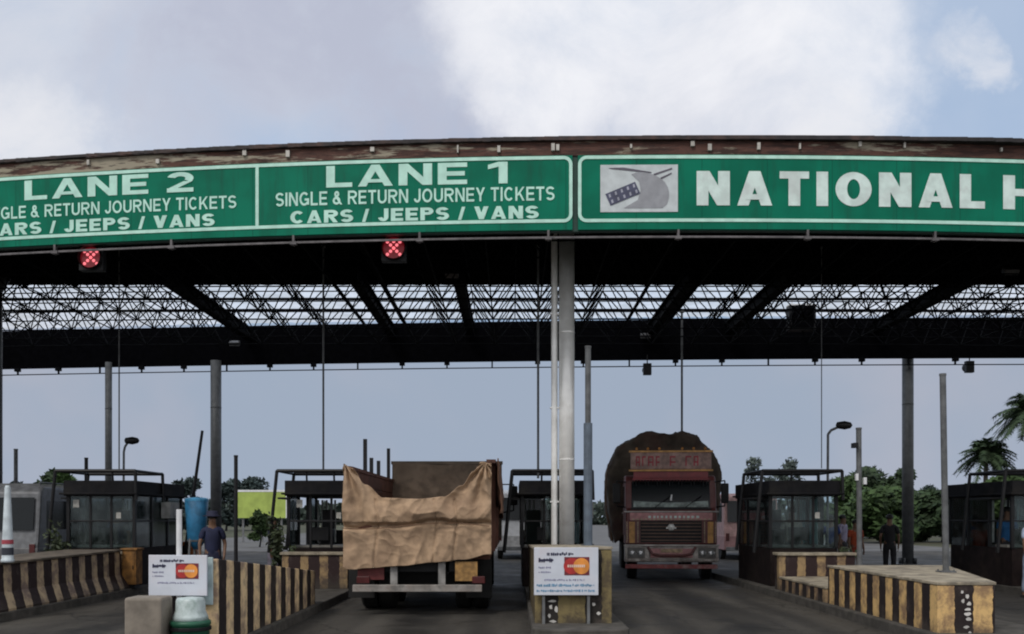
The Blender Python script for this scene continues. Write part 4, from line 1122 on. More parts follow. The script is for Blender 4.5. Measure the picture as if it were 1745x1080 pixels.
# chassis, rear bumper on uprights, lamps, plate
m = MB()
for x in (-0.45, 0.45): m.box(x - 0.05, x + 0.05, 0.2, 8.0, 0.72, 0.96)
m.box(-0.9, 0.9, 0.2, 0.3, 0.75, 0.95); m.box(-0.6, 0.6, 1.4, 2.9, 0.4, 0.72)
m.build('chassis', M_BLACK, tr)
m = MB(); m.box(-1.12, 1.08, -0.06, 0.04, 0.42, 0.54); m.build('bumper', mat('worn_silver_bumper', (0.30, 0.28, 0.26), 0.5, 0.2, 0.5, 8, dirt=(0.1, 0.06, 0.04), dirt_amt=0.6, dirt_scale=4), tr, bevel=0.01)
m = MB()
for x in (-0.43, 0.39): m.box(x - 0.06, x + 0.06, 0.045, 0.12, 0.45, 0.96)
m.build('bumper_bracket', mat('grey_bracket', (0.27, 0.26, 0.25), 0.6, 0.1, 0.4), tr)
m = MB(); m.box(0.62, 1.0, 0.02, 0.05, 0.60, 0.93); m.quad((0.65, 0.015, 0.74), (0.96, 0.015, 0.74), (0.96, 0.015, 0.76), (0.65, 0.015, 0.76)); m.build('plate', mat('ochre_plate', (0.34, 0.19, 0.06), 0.6, 0, 0.4, 10), tr)
for x in (-0.95, 1.02):
    m = MB(); m.box(x - 0.11, x + 0.11, -0.0, 0.05, 0.56, 0.68); m.build('tail_light', mat('tail_red', (0.07, 0.01, 0.01), 0.3), tr, bevel=0.01)
m = MB(); m.box(-1.05, -0.6, 0.06, 0.1, 0.62, 0.92); m.build('reflector_board', mat('dull_red_board', (0.13, 0.02, 0.02), 0.6), tr)
for y in (1.5, 2.85):
    for s in (-1, 1):
        wheel(tr, s * 1.02, y, 0.5, 0.28, s); wheel(tr, s * 0.7, y, 0.5, 0.28, s)
for s in (-1, 1):
    wheel(tr, s * 1.0, 7.2, 0.5, 0.28, s)
    m = MB(); m.box(s * 1.05 - 0.28, s * 1.05 + 0.18, 0.78, 0.8, 0.25, 0.95); m.build('mudflap', M_RUBBER, tr)
m = MB()
m.prism_x([(6.4, 0.75), (8.3, 0.75), (8.35, 1.7), (8.05, 2.85), (7.8, 2.95), (6.4, 2.95)], -1.15, 1.12); m.build('cab', mat('cab_orange_paint', (0.18, 0.06, 0.03), 0.5), tr, bevel=0.05)
for s in (-1, 1):
    m = MB(); xm = 1.63 if s > 0 else -1.5
    m.box(xm - 0.1, xm + 0.1, 7.3, 7.4, 1.98, 2.46)
    mo = m.build('mirror', M_BLACK, tr, bevel=0.03)
    m = MB(); m.path([(s * 1.1, 7.5, 1.75), (xm, 7.36, 1.85), (xm, 7.36, 2.0)], 0.018); m.path([(s * 1.1, 7.5, 2.5), (xm, 7.36, 2.5), (xm, 7.36, 2.4)], 0.015); m.build('mirror_arm', M_BLACK, mo)

# --- oncoming truck with a domed load
QX, QY = 4.2, 24.8
tq = thing('loaded_truck', 'oncoming maroon truck carrying a domed tarpaulin-covered load', 'truck', (QX, QY, 0.0), R(-5.0))
M_MAROON = mat('maroon_cab_paint', (0.15, 0.04, 0.038), 0.4, 0, 0.25, 6, dirt=(0.10, 0.06, 0.05), dirt_amt=0.6)
M_PINK = mat('faded_pink_panel', (0.52, 0.24, 0.24), 0.4, 0, 0.25, 8)
M_OCHRE = mat('ochre_trim', (0.58, 0.30, 0.09), 0.5, 0, 0.3, 8)
M_SILVER = mat('dull_chrome', (0.42, 0.40, 0.38), 0.35, 0.3, 0.3, 8, dirt=(0.12, 0.08, 0.07), dirt_amt=0.5)
CW = 1.2
m = MB()
m.prism_x([(0.0, 0.95), (0.0, 1.84), (0.10, 1.93), (0.30, 2.66), (0.42, 2.80), (1.7, 2.86), (1.75, 0.95)], -CW, CW)
m.build('cab', M_MAROON, tq, bevel=0.05)
# windscreen on the slope
def ws(u, v): return (-1.03 + 2.06 * u, 0.095 + 0.20 * v - 0.025, 1.93 + 0.70 * v)
m = MB(); m.grid(ws, 8, 4); m.build('windscreen', mat('dark_screen', (0.005, 0.008, 0.010), 0.15, 0, 0.1, spec=0.35), tq, solid=0.01)
m = MB()
def dash(u, v):
    x = -0.98 + 1.96 * u; zc = 1.97 + 0.08 * math.cos((u - 0.5) * 5) * -1 + 0.1
    zz = 1.95 + v * (0.17 - 0.05 * math.sin(u * 3.14))
    return (x, 0.05 + (zz - 1.93) / 0.7 * 0.2, zz)
m.grid(dash, 24, 3); m.build('screen_banner', mat('pale_dash_cloth', (0.32, 0.38, 0.36), 0.7, 0, 0.5, 7), tq, solid=0.004)
m = MB(); m.box(-1.06, 1.06, 0.02, 0.06, 1.875, 1.925); m.build('wiper_panel', M_BLACK, tq)
for x in (-0.45, 0.35):
    m = MB(); m.tube((x, 0.05, 1.92), (x + 0.45, 0.10, 2.25), 0.012, n=6); m.build('wiper', M_BLACK, tq)
m = MB(); m.tube((0.0, 0.04, 2.12), (0.02, 0.03, 2.28), 0.03, 0.02, 8); m.build('dash_ornament', M_WHITE, tq)
# visor board over the windscreen
m = MB(); m.box(-1.0, 1.0, 0.06, 0.5, 2.66, 2.72); m.box(-0.98, 0.98, 0.10, 0.14, 2.72, 2.95); m.build('sun_visor', mat('visor_dark_red', (0.20, 0.02, 0.025), 0.4), tq, bevel=0.01)
m = MB(); m.box(-1.06, 1.06, 0.05, 0.10, 2.95, 3.40); vb = m.build('name_board', mat('board_dusty_rose', (0.34, 0.22, 0.19), 0.6, 0, 0.4, 6), tq, bevel=0.02)
m = MB(); rr = random.Random(4); x = -0.92
while x < 0.92:
    w = rr.uniform(0.09, 0.16)
    if rr.random() < 0.8:
        m.box(x, x + 0.03, 0.04, 0.05, 3.04, 3.30); m.box(x, x + w, 0.04, 0.05, 3.26, 3.30)
        if rr.random() < 0.6: m.box(x + 0.03, x + w, 0.041, 0.05, 3.12, 3.16)
        if rr.random() < 0.5: m.box(x + w - 0.03, x + w, 0.042, 0.05, 3.04, 3.26)
    x += w + 0.06
m.build('lettering', mat('board_red_letters', (0.36, 0.03, 0.05), 0.5), vb)
m = MB(); m.box(-1.1, 1.1, 0.03, 0.09, 3.40, 3.45); m.box(-1.1, 1.1, 0.03, 0.09, 2.90, 2.945); m.build('board_trim', M_OCHRE, vb)
# front face: bonnet strip, grille, badge, side trims
m = MB(); m.box(-1.08, 1.08, -0.03, 0.0, 1.60, 1.80); m.build('bonnet_panel', M_PINK, tq, bevel=0.01)
m = MB(); rr = random.Random(6); x = -0.6
while x < 0.75:
    w = rr.uniform(0.04, 0.08); m.box(x, x + w, -0.034, -0.03, 1.66, 1.72); x += w + rr.uniform(0.03, 0.07)
m.build('bonnet_lettering', M_LETTERW, tq)
m = MB(); m.box(-1.24, 1.24, -0.05, 0.0, 1.812, 1.845); m.build('bonnet_trim', M_SILVER, tq)
m = MB(); m.box(-0.80, 0.80, -0.02, 0.0, 1.02, 1.58); gr = m.build('grille', M_BLACK, tq)
m = MB()
for k in range(6): m.box(-0.78, 0.78, -0.045, -0.02, 1.06 + k * 0.09, 1.085 + k * 0.09)
m.build('grille_bar', mat('grille_bar_bronze', (0.13, 0.07, 0.05), 0.4, 0.3), gr)
m = MB(); m.lathe([(0.10, 0.0), (0.10, -0.03), (0.07, -0.045), (0.0, -0.05)], (0, -0.045, 1.42), 6, 'Y'); m.box(-0.13, 0.13, -0.07, -0.045, 1.38, 1.42); m.build('badge', mat('badge_silver', (0.7, 0.7, 0.68), 0.25, 0.2), gr)
for s in (-1, 1):
    m = MB(); xa, xb = sorted((s * 0.84, s * 1.19)); m.box(xa, xb, -0.035, 0.0, 0.98, 1.58)
    so_ = m.build('side_trim', M_MAROON, tq, bevel=0.01)
    m = MB(); xa, xb = sorted((s * 0.95, s * 1.10)); m.box(xa, xb, -0.05, -0.035, 1.0, 1.56); m.build('trim_panel', M_OCHRE, so_, bevel=0.01)
m = MB(); rr = random.Random(12)
for k in range(19):
    x = -0.99 + k * 0.11
    m.quad((x - 0.04, -0.0335, 1.625), (x, -0.0335, 1.60), (x + 0.04, -0.0335, 1.625), (x, -0.0335, 1.65))
for k in range(13):
    for s in (-1, 1):
        z = 1.02 + k * 0.043; m.box(s * 0.87 - 0.014, s * 0.87 + 0.014, -0.044, -0.0355, z, z + 0.024); m.box(s * 1.155 - 0.014, s * 1.155 + 0.014, -0.044, -0.0355, z, z + 0.024)
m.build('ornament', mat('ornament_cream', (0.5, 0.42, 0.28), 0.5, 0, 0.3), tq)
m = MB()
for k in range(26):
    x = -1.0 + k * 0.08; l = 0.10 + 0.05 * math.sin(k * 1.7) ; m.tube((x, 0.055, 2.66), (x + 0.01, 0.05, 2.66 - l), 0.02, 0.008, 6)
m.build('tassel', M_BLACK, tq)
for s in (-1, 1):
    m = MB()
    m.box(s * 1.0 - 0.2, s * 1.0 + 0.2, -0.163, -0.145, 0.885, 0.915); m.box(s * 0.66 - 0.07, s * 0.66 + 0.07, -0.172, -0.15, 0.60, 0.87); m.box(s * 1.18 - 0.03, s * 1.18 + 0.03, -0.172, -0.15, 0.56, 0.88); m.box(s * 0.92 - 0.2, s * 0.92 + 0.2, -0.168, -0.145, 0.53, 0.585)
    m.build('bumper_patch', mat('patch_cream', (0.52, 0.48, 0.44), 0.5, 0, 0.4, 9, dirt=(0.15, 0.08, 0.07), dirt_amt=0.6, dirt_scale=6), tq)
    m = MB()
    for k in range(3): m.lathe([(0.035, 0.04), (0.035, 0.0), (0.02, -0.012)], (s * (0.3 + 0.3 * k), 0.06, 3.50), 8, 'Y')
    m.build('marker_lamp', mat('amber_lamp', (0.5, 0.2, 0.03), 0.3), tq)
# bumper and lamps
m = MB()
m.prism_x([(-0.14, 0.50), (-0.16, 0.58), (-0.14, 0.92), (0.3, 0.92), (0.3, 0.50)], -1.22, 1.22); m.build('bumper', mat('bumper_grey_white', (0.42, 0.38, 0.35), 0.5, 0, 0.4, 5, dirt=(0.10, 0.04, 0.035), dirt_amt=0.6), tq, bevel=0.03)
m = MB(); m.box(-1.24, 1.24, -0.17, -0.10, 0.925, 0.965); m.build('bumper_rail', M_SILVER, tq)
m = MB(); m.box(-0.55, 0.55, -0.185, -0.155, 0.62, 0.86); m.build('bumper_centre', M_PINK, tq, bevel=0.02)
m = MB()
m.path([(-0.62, -0.2, 0.90), (-0.5, -0.24, 0.72), (-0.3, -0.25, 0.68), (0.3, -0.25, 0.68), (0.5, -0.24, 0.72), (0.62, -0.2, 0.90)], 0.035); m.build('bull_bar', M_MAROON, tq)
m = MB(); m.box(-1.2, 1.2, -0.13, 0.0, 0.33, 0.44); m.build('lower_bar', mat('lower_bar_red_white', (0.30, 0.06, 0.06), 0.5, 0, 0.3, 6, dirt=(0.5, 0.45, 0.42), dirt_amt=0.8, dirt_scale=1.2), tq, bevel=0.01)
m = MB(); m.box(-0.28, 0.28, -0.20, -0.187, 0.755, 0.85); m.build('plate', mat('plate_yellowish', (0.45, 0.33, 0.20), 0.5, 0, 0.4, 14), tq)
for s in (-1, 1):
    m = MB(); m.box(s * 0.92 - 0.24, s * 0.92 + 0.24, -0.175, -0.14, 0.60, 0.88); hb = m.build('headlight', mat('lamp_surround', (0.14, 0.13, 0.12), 0.4), tq, bevel=0.02)
    m = MB()
    for dx in (-0.11, 0.11): m.lathe([(0.095, -0.176), (0.09, -0.19), (0.04, -0.205), (0.0, -0.21)], (s * 0.92 + dx, 0, 0.74), 16, 'Y')
    m.build('lens', mat('headlamp_lens', (0.5, 0.5, 0.5), 0.12, 0.5, 0.1), hb, smooth=True)
    m = MB(); xm = s * 1.42; m.box(xm - 0.10, xm + 0.10, 0.10, 0.2, 2.05, 2.58)
    mo = m.build('mirror', M_BLACK, tq, bevel=0.03)
    m = MB(); m.path([(s * 1.18, 0.3, 2.62), (xm, 0.15, 2.65), (xm, 0.15, 1.98), (s * 1.18, 0.3, 1.95)], 0.018); m.build('mirror_arm', M_BLACK, mo)
    wheel(tq, s * 1.0, 1.0, 0.5, 0.28, s)
    for y in (6.3, 7.6): wheel(tq, s * 1.0, y, 0.5, 0.3, s)
    m = MB(); x = s * 1.203
    m.box(min(x, x + s * 0.012), max(x, x + s * 0.012), 0.45, 1.5, 1.2, 2.6); do = m.build('door', M_MAROON, tq)
    m = MB(); m.box(min(x, x + s * 0.018), max(x, x + s * 0.018), 0.55, 1.42, 1.95, 2.52); m.build('window', mat('dark_screen', (0, 0, 0)), do)
    m = MB(); m.box(min(x, x + s * 0.04), max(x, x + s * 0.04), 1.25, 1.42, 1.78, 1.82); m.build('handle', M_SILVER, do)
m = MB()
for x in (-0.42, 0.42): m.box(x - 0.05, x + 0.05, 0.3, 9.2, 0.6, 0.86)
m.box(-0.9, 0.9, 0.9, 1.1, 0.45, 0.56); m.build('chassis', M_BLACK, tq)
m = MB(); m.box(-1.25, 1.25, 2.0, 9.2, 1.0, 1.12)
for s in (-1, 1):
    for k in range(5): m.box(s * 1.25 - 0.04, s * 1.25 + 0.04, 2.02, 9.18, 1.13 + k * 0.22, 1.33 + k * 0.22)
    for k in range(8): m.box(s * 1.3 - 0.05, s * 1.3 + 0.05, 2.0 + k, 2.1 + k, 1.0, 2.25)
m.box(-1.25, 1.25, 1.9, 1.98, 1.12, 2.3)
m.build('cargo_body', mat('dark_cargo_wood', (0.05, 0.035, 0.03), 0.8, 0, 0.4), tq)
# domed load: cross-section lofted along the bed, lumpy under its tarpaulin
prof = [(-1.42, 0.95), (-1.50, 1.45), (-1.60, 1.9), (-1.62, 2.3), (-1.62, 2.75), (-1.55, 3.2), (-1.42, 3.52), (-1.18, 3.78), (-0.82, 3.98), (-0.45, 4.10), (-0.12, 4.03), (0.15, 4.02), (0.45, 4.10), (0.75, 4.03), (1.05, 3.82), (1.32, 3.50), (1.48, 3.1), (1.55, 2.7), (1.52, 2.3), (1.48, 1.9), (1.42, 1.5), (1.36, 0.95)]
def prof_at(t):
    f = t * (len(prof) - 1); k = min(int(f), len(prof) - 2); s = f - k
    p0, p1, p2, p3 = (prof[max(k - 1, 0)], prof[k], prof[k + 1], prof[min(k + 2, len(prof) - 1)])
    return [0.5 * ((2 * p1[i]) + (-p0[i] + p2[i]) * s + (2 * p0[i] - 5 * p1[i] + 4 * p2[i] - p3[i]) * s * s + (-p0[i] + 3 * p1[i] - 3 * p2[i] + p3[i]) * s ** 3) for i in (0, 1)]
def load(u, v):
    x, z = prof_at(u)
    cx, cz = 0.0, 2.2
    if v < 0.4:
        k = v / 0.4; r = math.sin(k * math.pi / 2) ** 0.7 if k > 0 else 0.0
        y = 1.55 + 0.30 * (1 - math.cos(k * math.pi / 2)) ** 1.6
    else:
        r = 1.0; y = 1.85 + (v - 0.4) / 0.6 * 7.3
    x, z = cx + (x - cx) * r, cz + (z - cz) * r
    p = Vector((x * 1.3, y * 1.3, z * 1.3))
    d = 0.09 * mnoise.noise(p * 1.1) + 0.05 * mnoise.noise(p * 2.6) + 0.045 * (1 - abs(mnoise.noise(p * 3.7))) ** 4
    nrm = Vector((x - cx, -0.6 if v < 0.4 else 0, z - cz)).normalized()
    # lashings biting in
    if v > 0.4:
        d -= 0.05 * math.exp(-(((y * 0.8) % 1.0 - 0.5) / 0.06) ** 2)
    return (x + nrm.x * d, y + nrm.y * d, z + nrm.z * d)
m = MB(); m.grid(load, 96, 70)
m.build('load_cover', mat('olive_brown_tarpaulin', (0.075, 0.06, 0.045), 0.9, 0, 0.5, 2.5, 0.3, dirt=(0.085, 0.026, 0.022), dirt_amt=0.6, dirt_scale=0.8), tq, smooth=True, solid=0.01)
m = MB()
for y in (2.8, 4.05, 5.3):
    pts = []
    for k in range(25):
        x, z = prof_at(k / 24); pts.append((x * 1.03, y, 2.2 + (z - 2.2) * 1.025))
    m.path(pts, 0.012, 5)
m.build('rope', mat('tan_rope', (0, 0, 0)), tq)

# --- vehicles further on
def minibus(name, label, loc, L, W, H, body, lower, rz=0.0, roof=None):
    t = thing(name, label, 'minibus' if 'bus' in name else 'van', loc, rz)
    h = W / 2
    m = MB(); m.prism_x([(0, 0.45), (-0.03, 0.95), (0.03, H * 0.55), (0.12, H - 0.12), (0.3, H), (L - 0.4, H), (L - 0.1, H * 0.62), (L, 0.5)], -h, h); m.build('body', body, t, bevel=0.06)
    m = MB(); m.box(-h - 0.012, h + 0.012, -0.055, L - 0.1, 0.4, 0.95); m.build('lower_panel', lower, t, bevel=0.02)
    m = MB()
    def rw(u, v): return (-h + 0.12 + (W - 0.24) * u, 0.005 + 0.085 * v - 0.025, H * 0.57 + (H * 0.32) * v)
    m.grid(rw, 2, 2); m.build('rear_window', mat('dark_screen', (0, 0, 0)), t, solid=0.008)
    for s in (-1, 1):
        for k in range(3):
            m = MB(); y0 = 0.4 + k * (L - 1.2) / 3
            xx = s * (h + 0.004); m.box(min(xx, xx - s * .01), max(xx, xx - s * .01), y0, y0 + (L - 1.2) / 3 - 0.12, H * 0.57, H * 0.86); m.build('side_window', mat('dark_screen', (0, 0, 0)), t)
        for y in (0.9, L - 1.1): wheel(t, s * (h - 0.12), y, 0.34, 0.2, s)
        m = MB(); m.box(s * (h - 0.12) - 0.07, s * (h - 0.12) + 0.07, -0.07, -0.03, 0.75, 1.05); m.build('tail_light', mat('tail_red', (0, 0, 0)), t, bevel=0.01)
        m = MB(); m.box(s * (h + 0.16) - 0.06, s * (h + 0.16) + 0.06, L - 0.9, L - 0.84, H * 0.6, H * 0.8); m.build('mirror', M_BLACK, t)
    m = MB(); m.box(-h + 0.05, h - 0.05, -0.12, -0.055, 0.36, 0.52); m.build('bumper', M_GREY, t, bevel=0.02)
    if roof:
        m = MB()
        for k in range(7): m.box(-h + 0.15, h - 0.15, 0.4 + k * (L - 1.2) / 7, 0.44 + k * (L - 1.2) / 7, H + 0.0, H + 0.08)
        for s in (-1, 1): m.tube((s * (h - 0.15), 0.35, H + 0.1), (s * (h - 0.15), L - 0.8, H + 0.1), 0.02)
        m.build('roof_rack', M_GREY, t)
    return t
M_SILV = mat('silver_grey_body', (0.16, 0.165, 0.175), 0.4, 0.1, 0.25)
minibus('minibus', 'silver grey minibus with dark rear window at the left edge', (-12.3, 22.3, 0), 6.0, 2.1, 2.42, M_SILV, mat('grey_lower', (0.12, 0.12, 0.125), 0.5), roof=True)
minibus('delivery_van', 'white van far ahead between the two trucks', (0.35, 37.0, 0), 5.0, 1.9, 2.75, M_WHITE, mat('white_lower_dirty', (0.5, 0.5, 0.5), 0.5))
minibus('minibus', 'faded pink and white minibus glimpsed right of the dome-loaded truck', (9.3, 36.5, 0), 6.0, 2.1, 2.6, mat('faded_pink_body', (0.45, 0.28, 0.27), 0.5), mat('pink_lower', (0.36, 0.2, 0.2), 0.5))

# ---------------------------------------------------------------- people
def skin_mesh(name, pts, edges, mt, parent, sub=1, root=0):
    me = bpy.data.meshes.new(name)
    me.from_pydata([p[0] for p in pts], edges, [])
    o = bpy.data.objects.new(name, me); COL.objects.link(o); o.parent = parent
    s = o.modifiers.new('skin', 'SKIN'); s.use_smooth_shade = True
    for i, p in enumerate(pts):
        sv = me.skin_vertices[0].data[i]
        r = p[1]; sv.radius = r if isinstance(r, tuple) else (r, r); sv.use_root = (i == root)
    d = o.modifiers.new('sub', 'SUBSURF'); d.levels = sub; d.render_levels = sub
    me.materials.append(mt)
    return o
def person(label, loc, rz, shirt, trousers, h=1.70, hat=None, arms=((0.05, 0.02), (-0.05, 0.1)), stride=0.06, group='people around the booths'):
    """standing figure facing -y before rotation"""
    t = thing('person', label, 'person', loc, rz, group)
    k = h / 1.72
    V = lambda x, y, z: (x * k, y * k, z * k)
    pts, E = [], []
    def add(p, r, parent=None):
        pts.append((V(*p), r if not isinstance(r, tuple) else r)); i = len(pts) - 1
        if parent is not None: E.append((parent, i))
        return i
    pel = add((0, 0, 0.93), (0.15, 0.10)); wst = add((0, 0, 1.06), (0.135, 0.095), pel); ch = add((0, -0.01, 1.27), (0.165, 0.11), wst)
    sh = add((0, 0.0, 1.41), (0.11, 0.075), ch); nk = add((0, 0.0, 1.48), (0.055, 0.055), sh)
    jw = add((0, -0.02, 1.555), (0.062, 0.075), nk); hd = add((0, -0.005, 1.64), (0.078, 0.095), jw); tp = add((0, 0.0, 1.705), (0.05, 0.06), hd)
    add((0, -0.115, 1.60), 0.013, jw)
    limbs = {}
    for s, (fa, fb) in ((-1, arms[0]), (1, arms[1])):
        a = add((s * 0.17, 0, 1.40), 0.052, sh); e = add((s * (0.22 + 0.02), -fa, 1.13), 0.040, a); w = add((s * 0.23, -fa - fb, 0.90), 0.027, e)
        pm = add((s * 0.228, -fa - fb - 0.015, 0.83), (0.018, 0.036), w)
        for j, (dy, ln) in enumerate(((-0.032, 0.075), (-0.011, 0.085), (0.011, 0.08), (0.031, 0.06))):
            f1 = add((s * 0.225, -fa - fb - 0.015 + dy, 0.79), 0.009, pm); add((s * 0.212, -fa - fb - 0.02 + dy, 0.79 - ln), 0.008, f1)
        th = add((s * 0.215, -fa - fb - 0.06, 0.835), 0.010, w); add((s * 0.21, -fa - fb - 0.075, 0.79), 0.009, th)
        hp = add((s * 0.09, 0, 0.87), 0.088, pel); kn = add((s * 0.10, -s * stride * 0.4, 0.48), 0.055, hp); an = add((s * 0.10, -s * stride + 0.02, 0.09), 0.036, kn)
        hl = add((s * 0.10, -s * stride + 0.02, 0.045), 0.042, an); add((s * 0.115, -s * stride - 0.15, 0.03), (0.04, 0.026), hl)
        limbs[s] = (fa, fb)
    skin_mesh('body', pts, E, M_SKIN, t)
    # shirt with short sleeves
    pts, E = [], []
    p0 = add((0, 0, 0.82), (0.172, 0.122)); p1 = add((0, 0, 1.06), (0.155, 0.113), p0); p2 = add((0, -0.01, 1.27), (0.185, 0.128), p1); p3 = add((0, 0, 1.42), (0.12, 0.085), p2)
    for s in (-1, 1):
        fa, fb = limbs[s]; a = add((s * 0.172, 0, 1.40), 0.07, p3); add((s * 0.225, -fa * 0.7, 1.20), 0.062, a)
    skin_mesh('shirt', pts, E, shirt, t)
    pts, E = [], []
    p0 = add((0, 0, 0.93), (0.162, 0.112)); add((0, 0, 1.05), (0.145, 0.10), p0)
    for s in (-1, 1):
        a = add((s * 0.092, 0, 0.86), 0.105, p0); b = add((s * 0.10, -s * stride * 0.4, 0.48), 0.075, a); add((s * 0.10, -s * stride + 0.02, 0.09), 0.062, b)
    skin_mesh('trousers', pts, E, trousers, t)
    m = MB(); m.lathe([(0.098 * k, 1.63 * k), (0.10 * k, 1.67 * k), (0.085 * k, 1.72 * k), (0.045 * k, 1.75 * k), (0.01, 1.755 * k)], (0, 0.012, 0), 16); m.build('hair', M_HAIR, t, smooth=True)
    for s in (-1, 1):
        m = MB(); m.lathe([(0.0, -0.012), (0.009, -0.006), (0.011, 0)], (s * 0.03 * k, -0.098 * k, 1.635 * k), 8, 'Y'); m.build('eye', M_HAIR, t)
        m = MB(); m.box(s * 0.128 * k - 0.045, s * 0.128 * k + 0.025, -s * stride * k - 0.17 * k, -s * stride * k + 0.06, 0.005, 0.05) if False else m.box(s * 0.11 * k - 0.045, s * 0.11 * k + 0.045, (-s * stride - 0.19) * k, (-s * stride + 0.07) * k, 0.0, 0.055)
        m.build('shoe', M_RUBBER, t, bevel=0.015)
    if hat:
        m = MB(); m.lathe([(0.115, 1.68 * k), (0.195, 1.675 * k), (0.20, 1.685 * k), (0.118, 1.70 * k), (0.112, 1.76 * k), (0.09, 1.785 * k), (0.01, 1.79 * k)], (0, 0.005, 0), 20); m.build('hat', hat, t, smooth=True)
    return t
M_NAVY = mat('navy_cloth', (0.012, 0.016, 0.05), 0.85); M_NAVYT = mat('navy_trousers', (0.01, 0.012, 0.035), 0.85)
M_DARKT = mat('dark_trousers', (0.018, 0.018, 0.022), 0.85)
def at(px, Y): return ((px - CX) / F_PX * Y, Y, 0.008)
person('guard in navy with a wide-brimmed hat beside the blue tank', at(362, 19.0), R(15), M_NAVY, M_NAVYT, 1.74, hat=mat('navy_hat', (0.012, 0.014, 0.04), 0.8))
person('person in a bright blue shirt right of the lamp booth', at(1416, 26.5), R(-30), mat('blue_shirt', (0.02, 0.06, 0.25), 0.85), M_DARKT, 1.70)
person('person in a pale lilac shirt beside the camera pole', at(1436, 28.0), R(40), mat('lilac_shirt', (0.32, 0.30, 0.42), 0.85), M_DARKT, 1.72)
person('person in orange red clothing behind the camera pole', at(1458, 25.5), R(10), mat('orange_shirt', (0.36, 0.06, 0.02), 0.85), mat('red_trousers', (0.28, 0.04, 0.02), 0.85), 1.58)
person('person in dark clothes near the right rear column', at(1516, 26.0), R(160), mat('charcoal_shirt', (0.015, 0.015, 0.018), 0.85), M_DARKT, 1.72)
person('person in a pale blue shirt standing at the right edge', at(1757, 19.6), R(20), mat('pale_blue_shirt', (0.40, 0.48, 0.62), 0.85), mat('pale_trousers', (0.25, 0.3, 0.4), 0.85), 1.74)
person('person in a dark top and grey trousers by the thin black post', at(466, 23.0), R(70), M_NAVY, mat('grey_trousers', (0.22, 0.2, 0.25), 0.85), 1.66)
person('attendant in a dark top inside the leftmost booth', (-9.1, 21.7, 0.20), R(10), M_NAVY, M_DARKT, 1.66)
person('attendant in a pale shirt inside the booth with the curved lamp', (6.55, 22.0, 0.20), R(-15), mat('cream_shirt', (0.42, 0.38, 0.32), 0.85), M_DARKT, 1.68)
person('attendant in a blue shirt inside the rightmost booth', (11.55, 21.9, 0.20), R(0), mat('cobalt_shirt', (0.02, 0.12, 0.30), 0.85), M_DARKT, 1.70)

# ---------------------------------------------------------------- hoarding, trees, palms
a, b = P(405, 838, 62.0), P(487, 880, 62.0)
t = thing('hoarding', 'lime green hoarding with a white border in the field', 'hoarding', ((a.x + b.x) / 2, 62, 0))
w = (b.x - a.x) / 2
m = MB(); m.box(-w, w, 0, 0.08, b.z - 0.1, a.z); m.build('board', mat('lime_board', (0.36, 0.46, 0.10), 0.7, 0, 0.2, 1.5), t)
m = MB(); m.box(-w - 0.12, w + 0.12, -0.02, 0.1, a.z, a.z + 0.13); m.box(-w - 0.13, -w, -0.02, 0.1, b.z - 0.1, a.z); m.box(w, w + 0.13, -0.02, 0.1, b.z - 0.1, a.z); m.build('border', M_WHITE, t)
m = MB()
for x in (-w * 0.8, 0, w * 0.8): m.box(x - 0.06, x + 0.06, 0.1, 0.2, 0, a.z)
m.build('post', M_GREY, t)
def leaf_mat(name, col):
    m = mat(name, col, 0.7, 0, 0.5, 0.9, spec=0.25)
    return m
def tree(label, px, y_top, Y, w_px, mt, y_base=880, trunk_h=None, group='trees beyond the toll plaza', n=2600, seed=0, leaf=0.30, squash=0.75):
    rr = random.Random(seed)
    top = P(px, y_top, Y); H = top.z; rad = w_px / 2 / F_PX * Y
    th = trunk_h if trunk_h is not None else H * 0.12
    t = thing('tree', label, 'tree', (top.x, Y, 0), 0, group)
    m = MB(); m.tube((0, 0, -0.1), (0.1, 0, th), 0.05 * H * 0.5, 0.035 * H * 0.5, 8)
    cl = []
    ch = H - th * 0.75
    for k in range(16):
        a = rr.uniform(0, 2 * math.pi); q = rr.random()
        z = th * 0.8 + ch * (0.04 + 0.84 * q); r = rad * (0.85 * math.sqrt(max(0.06, 1 - (abs(q - 0.4) / 0.65) ** 2))) * rr.uniform(0.3, 0.95)
        c = Vector((math.cos(a) * r, math.sin(a) * r, z)); s = rr.uniform(0.28, 0.5) * rad
        cl.append((c, s)); m.tube((0.05, 0, th * 0.85), c * 0.92, 0.018 * H * 0.5, 0.006 * H * 0.5, 5, False)
    m.build('trunk', mat('bark', (0.07, 0.055, 0.04), 0.9), t)
    m = MB()
    for k in range(n):
        c, s = cl[rr.randrange(len(cl))]
        d = Vector((rr.gauss(0, 1), rr.gauss(0, 1), rr.gauss(0, 1))).normalized() * s * rr.random() ** 0.45
        d.z *= squash; p = c + d
        if p.z > H: p.z = H - rr.random() * 0.3
        u = Vector((rr.gauss(0, 1), rr.gauss(0, 1), rr.gauss(0, 0.7))).normalized(); v = u.orthogonal().normalized()
        l = leaf * rr.uniform(0.6, 1.3)
        m.quad(p - u * l, p + v * l * 0.5, p + u * l, p - v * l * 0.5)
    m.build('crown', mt, t)
    return t
LG1 = leaf_mat('leaves_dark_green', (0.032, 0.055, 0.024)); LG2 = leaf_mat('leaves_mid_green', (0.045, 0.08, 0.026)); LG3 = leaf_mat('leaves_grey_green', (0.075, 0.095, 0.085)); LG4 = leaf_mat('leaves_blue_green', (0.035, 0.052, 0.05))
tree('small dark tree behind the grey minibus, left of the leftmost booth', 82, 790, 70, 70, LG1, seed=1)
tree('olive tree close behind the leftmost booth frame', 113, 800, 55, 50, LG2, seed=2)
tree('low dark tree at the left edge behind the short post', 20, 812, 85, 70, LG4, seed=21)
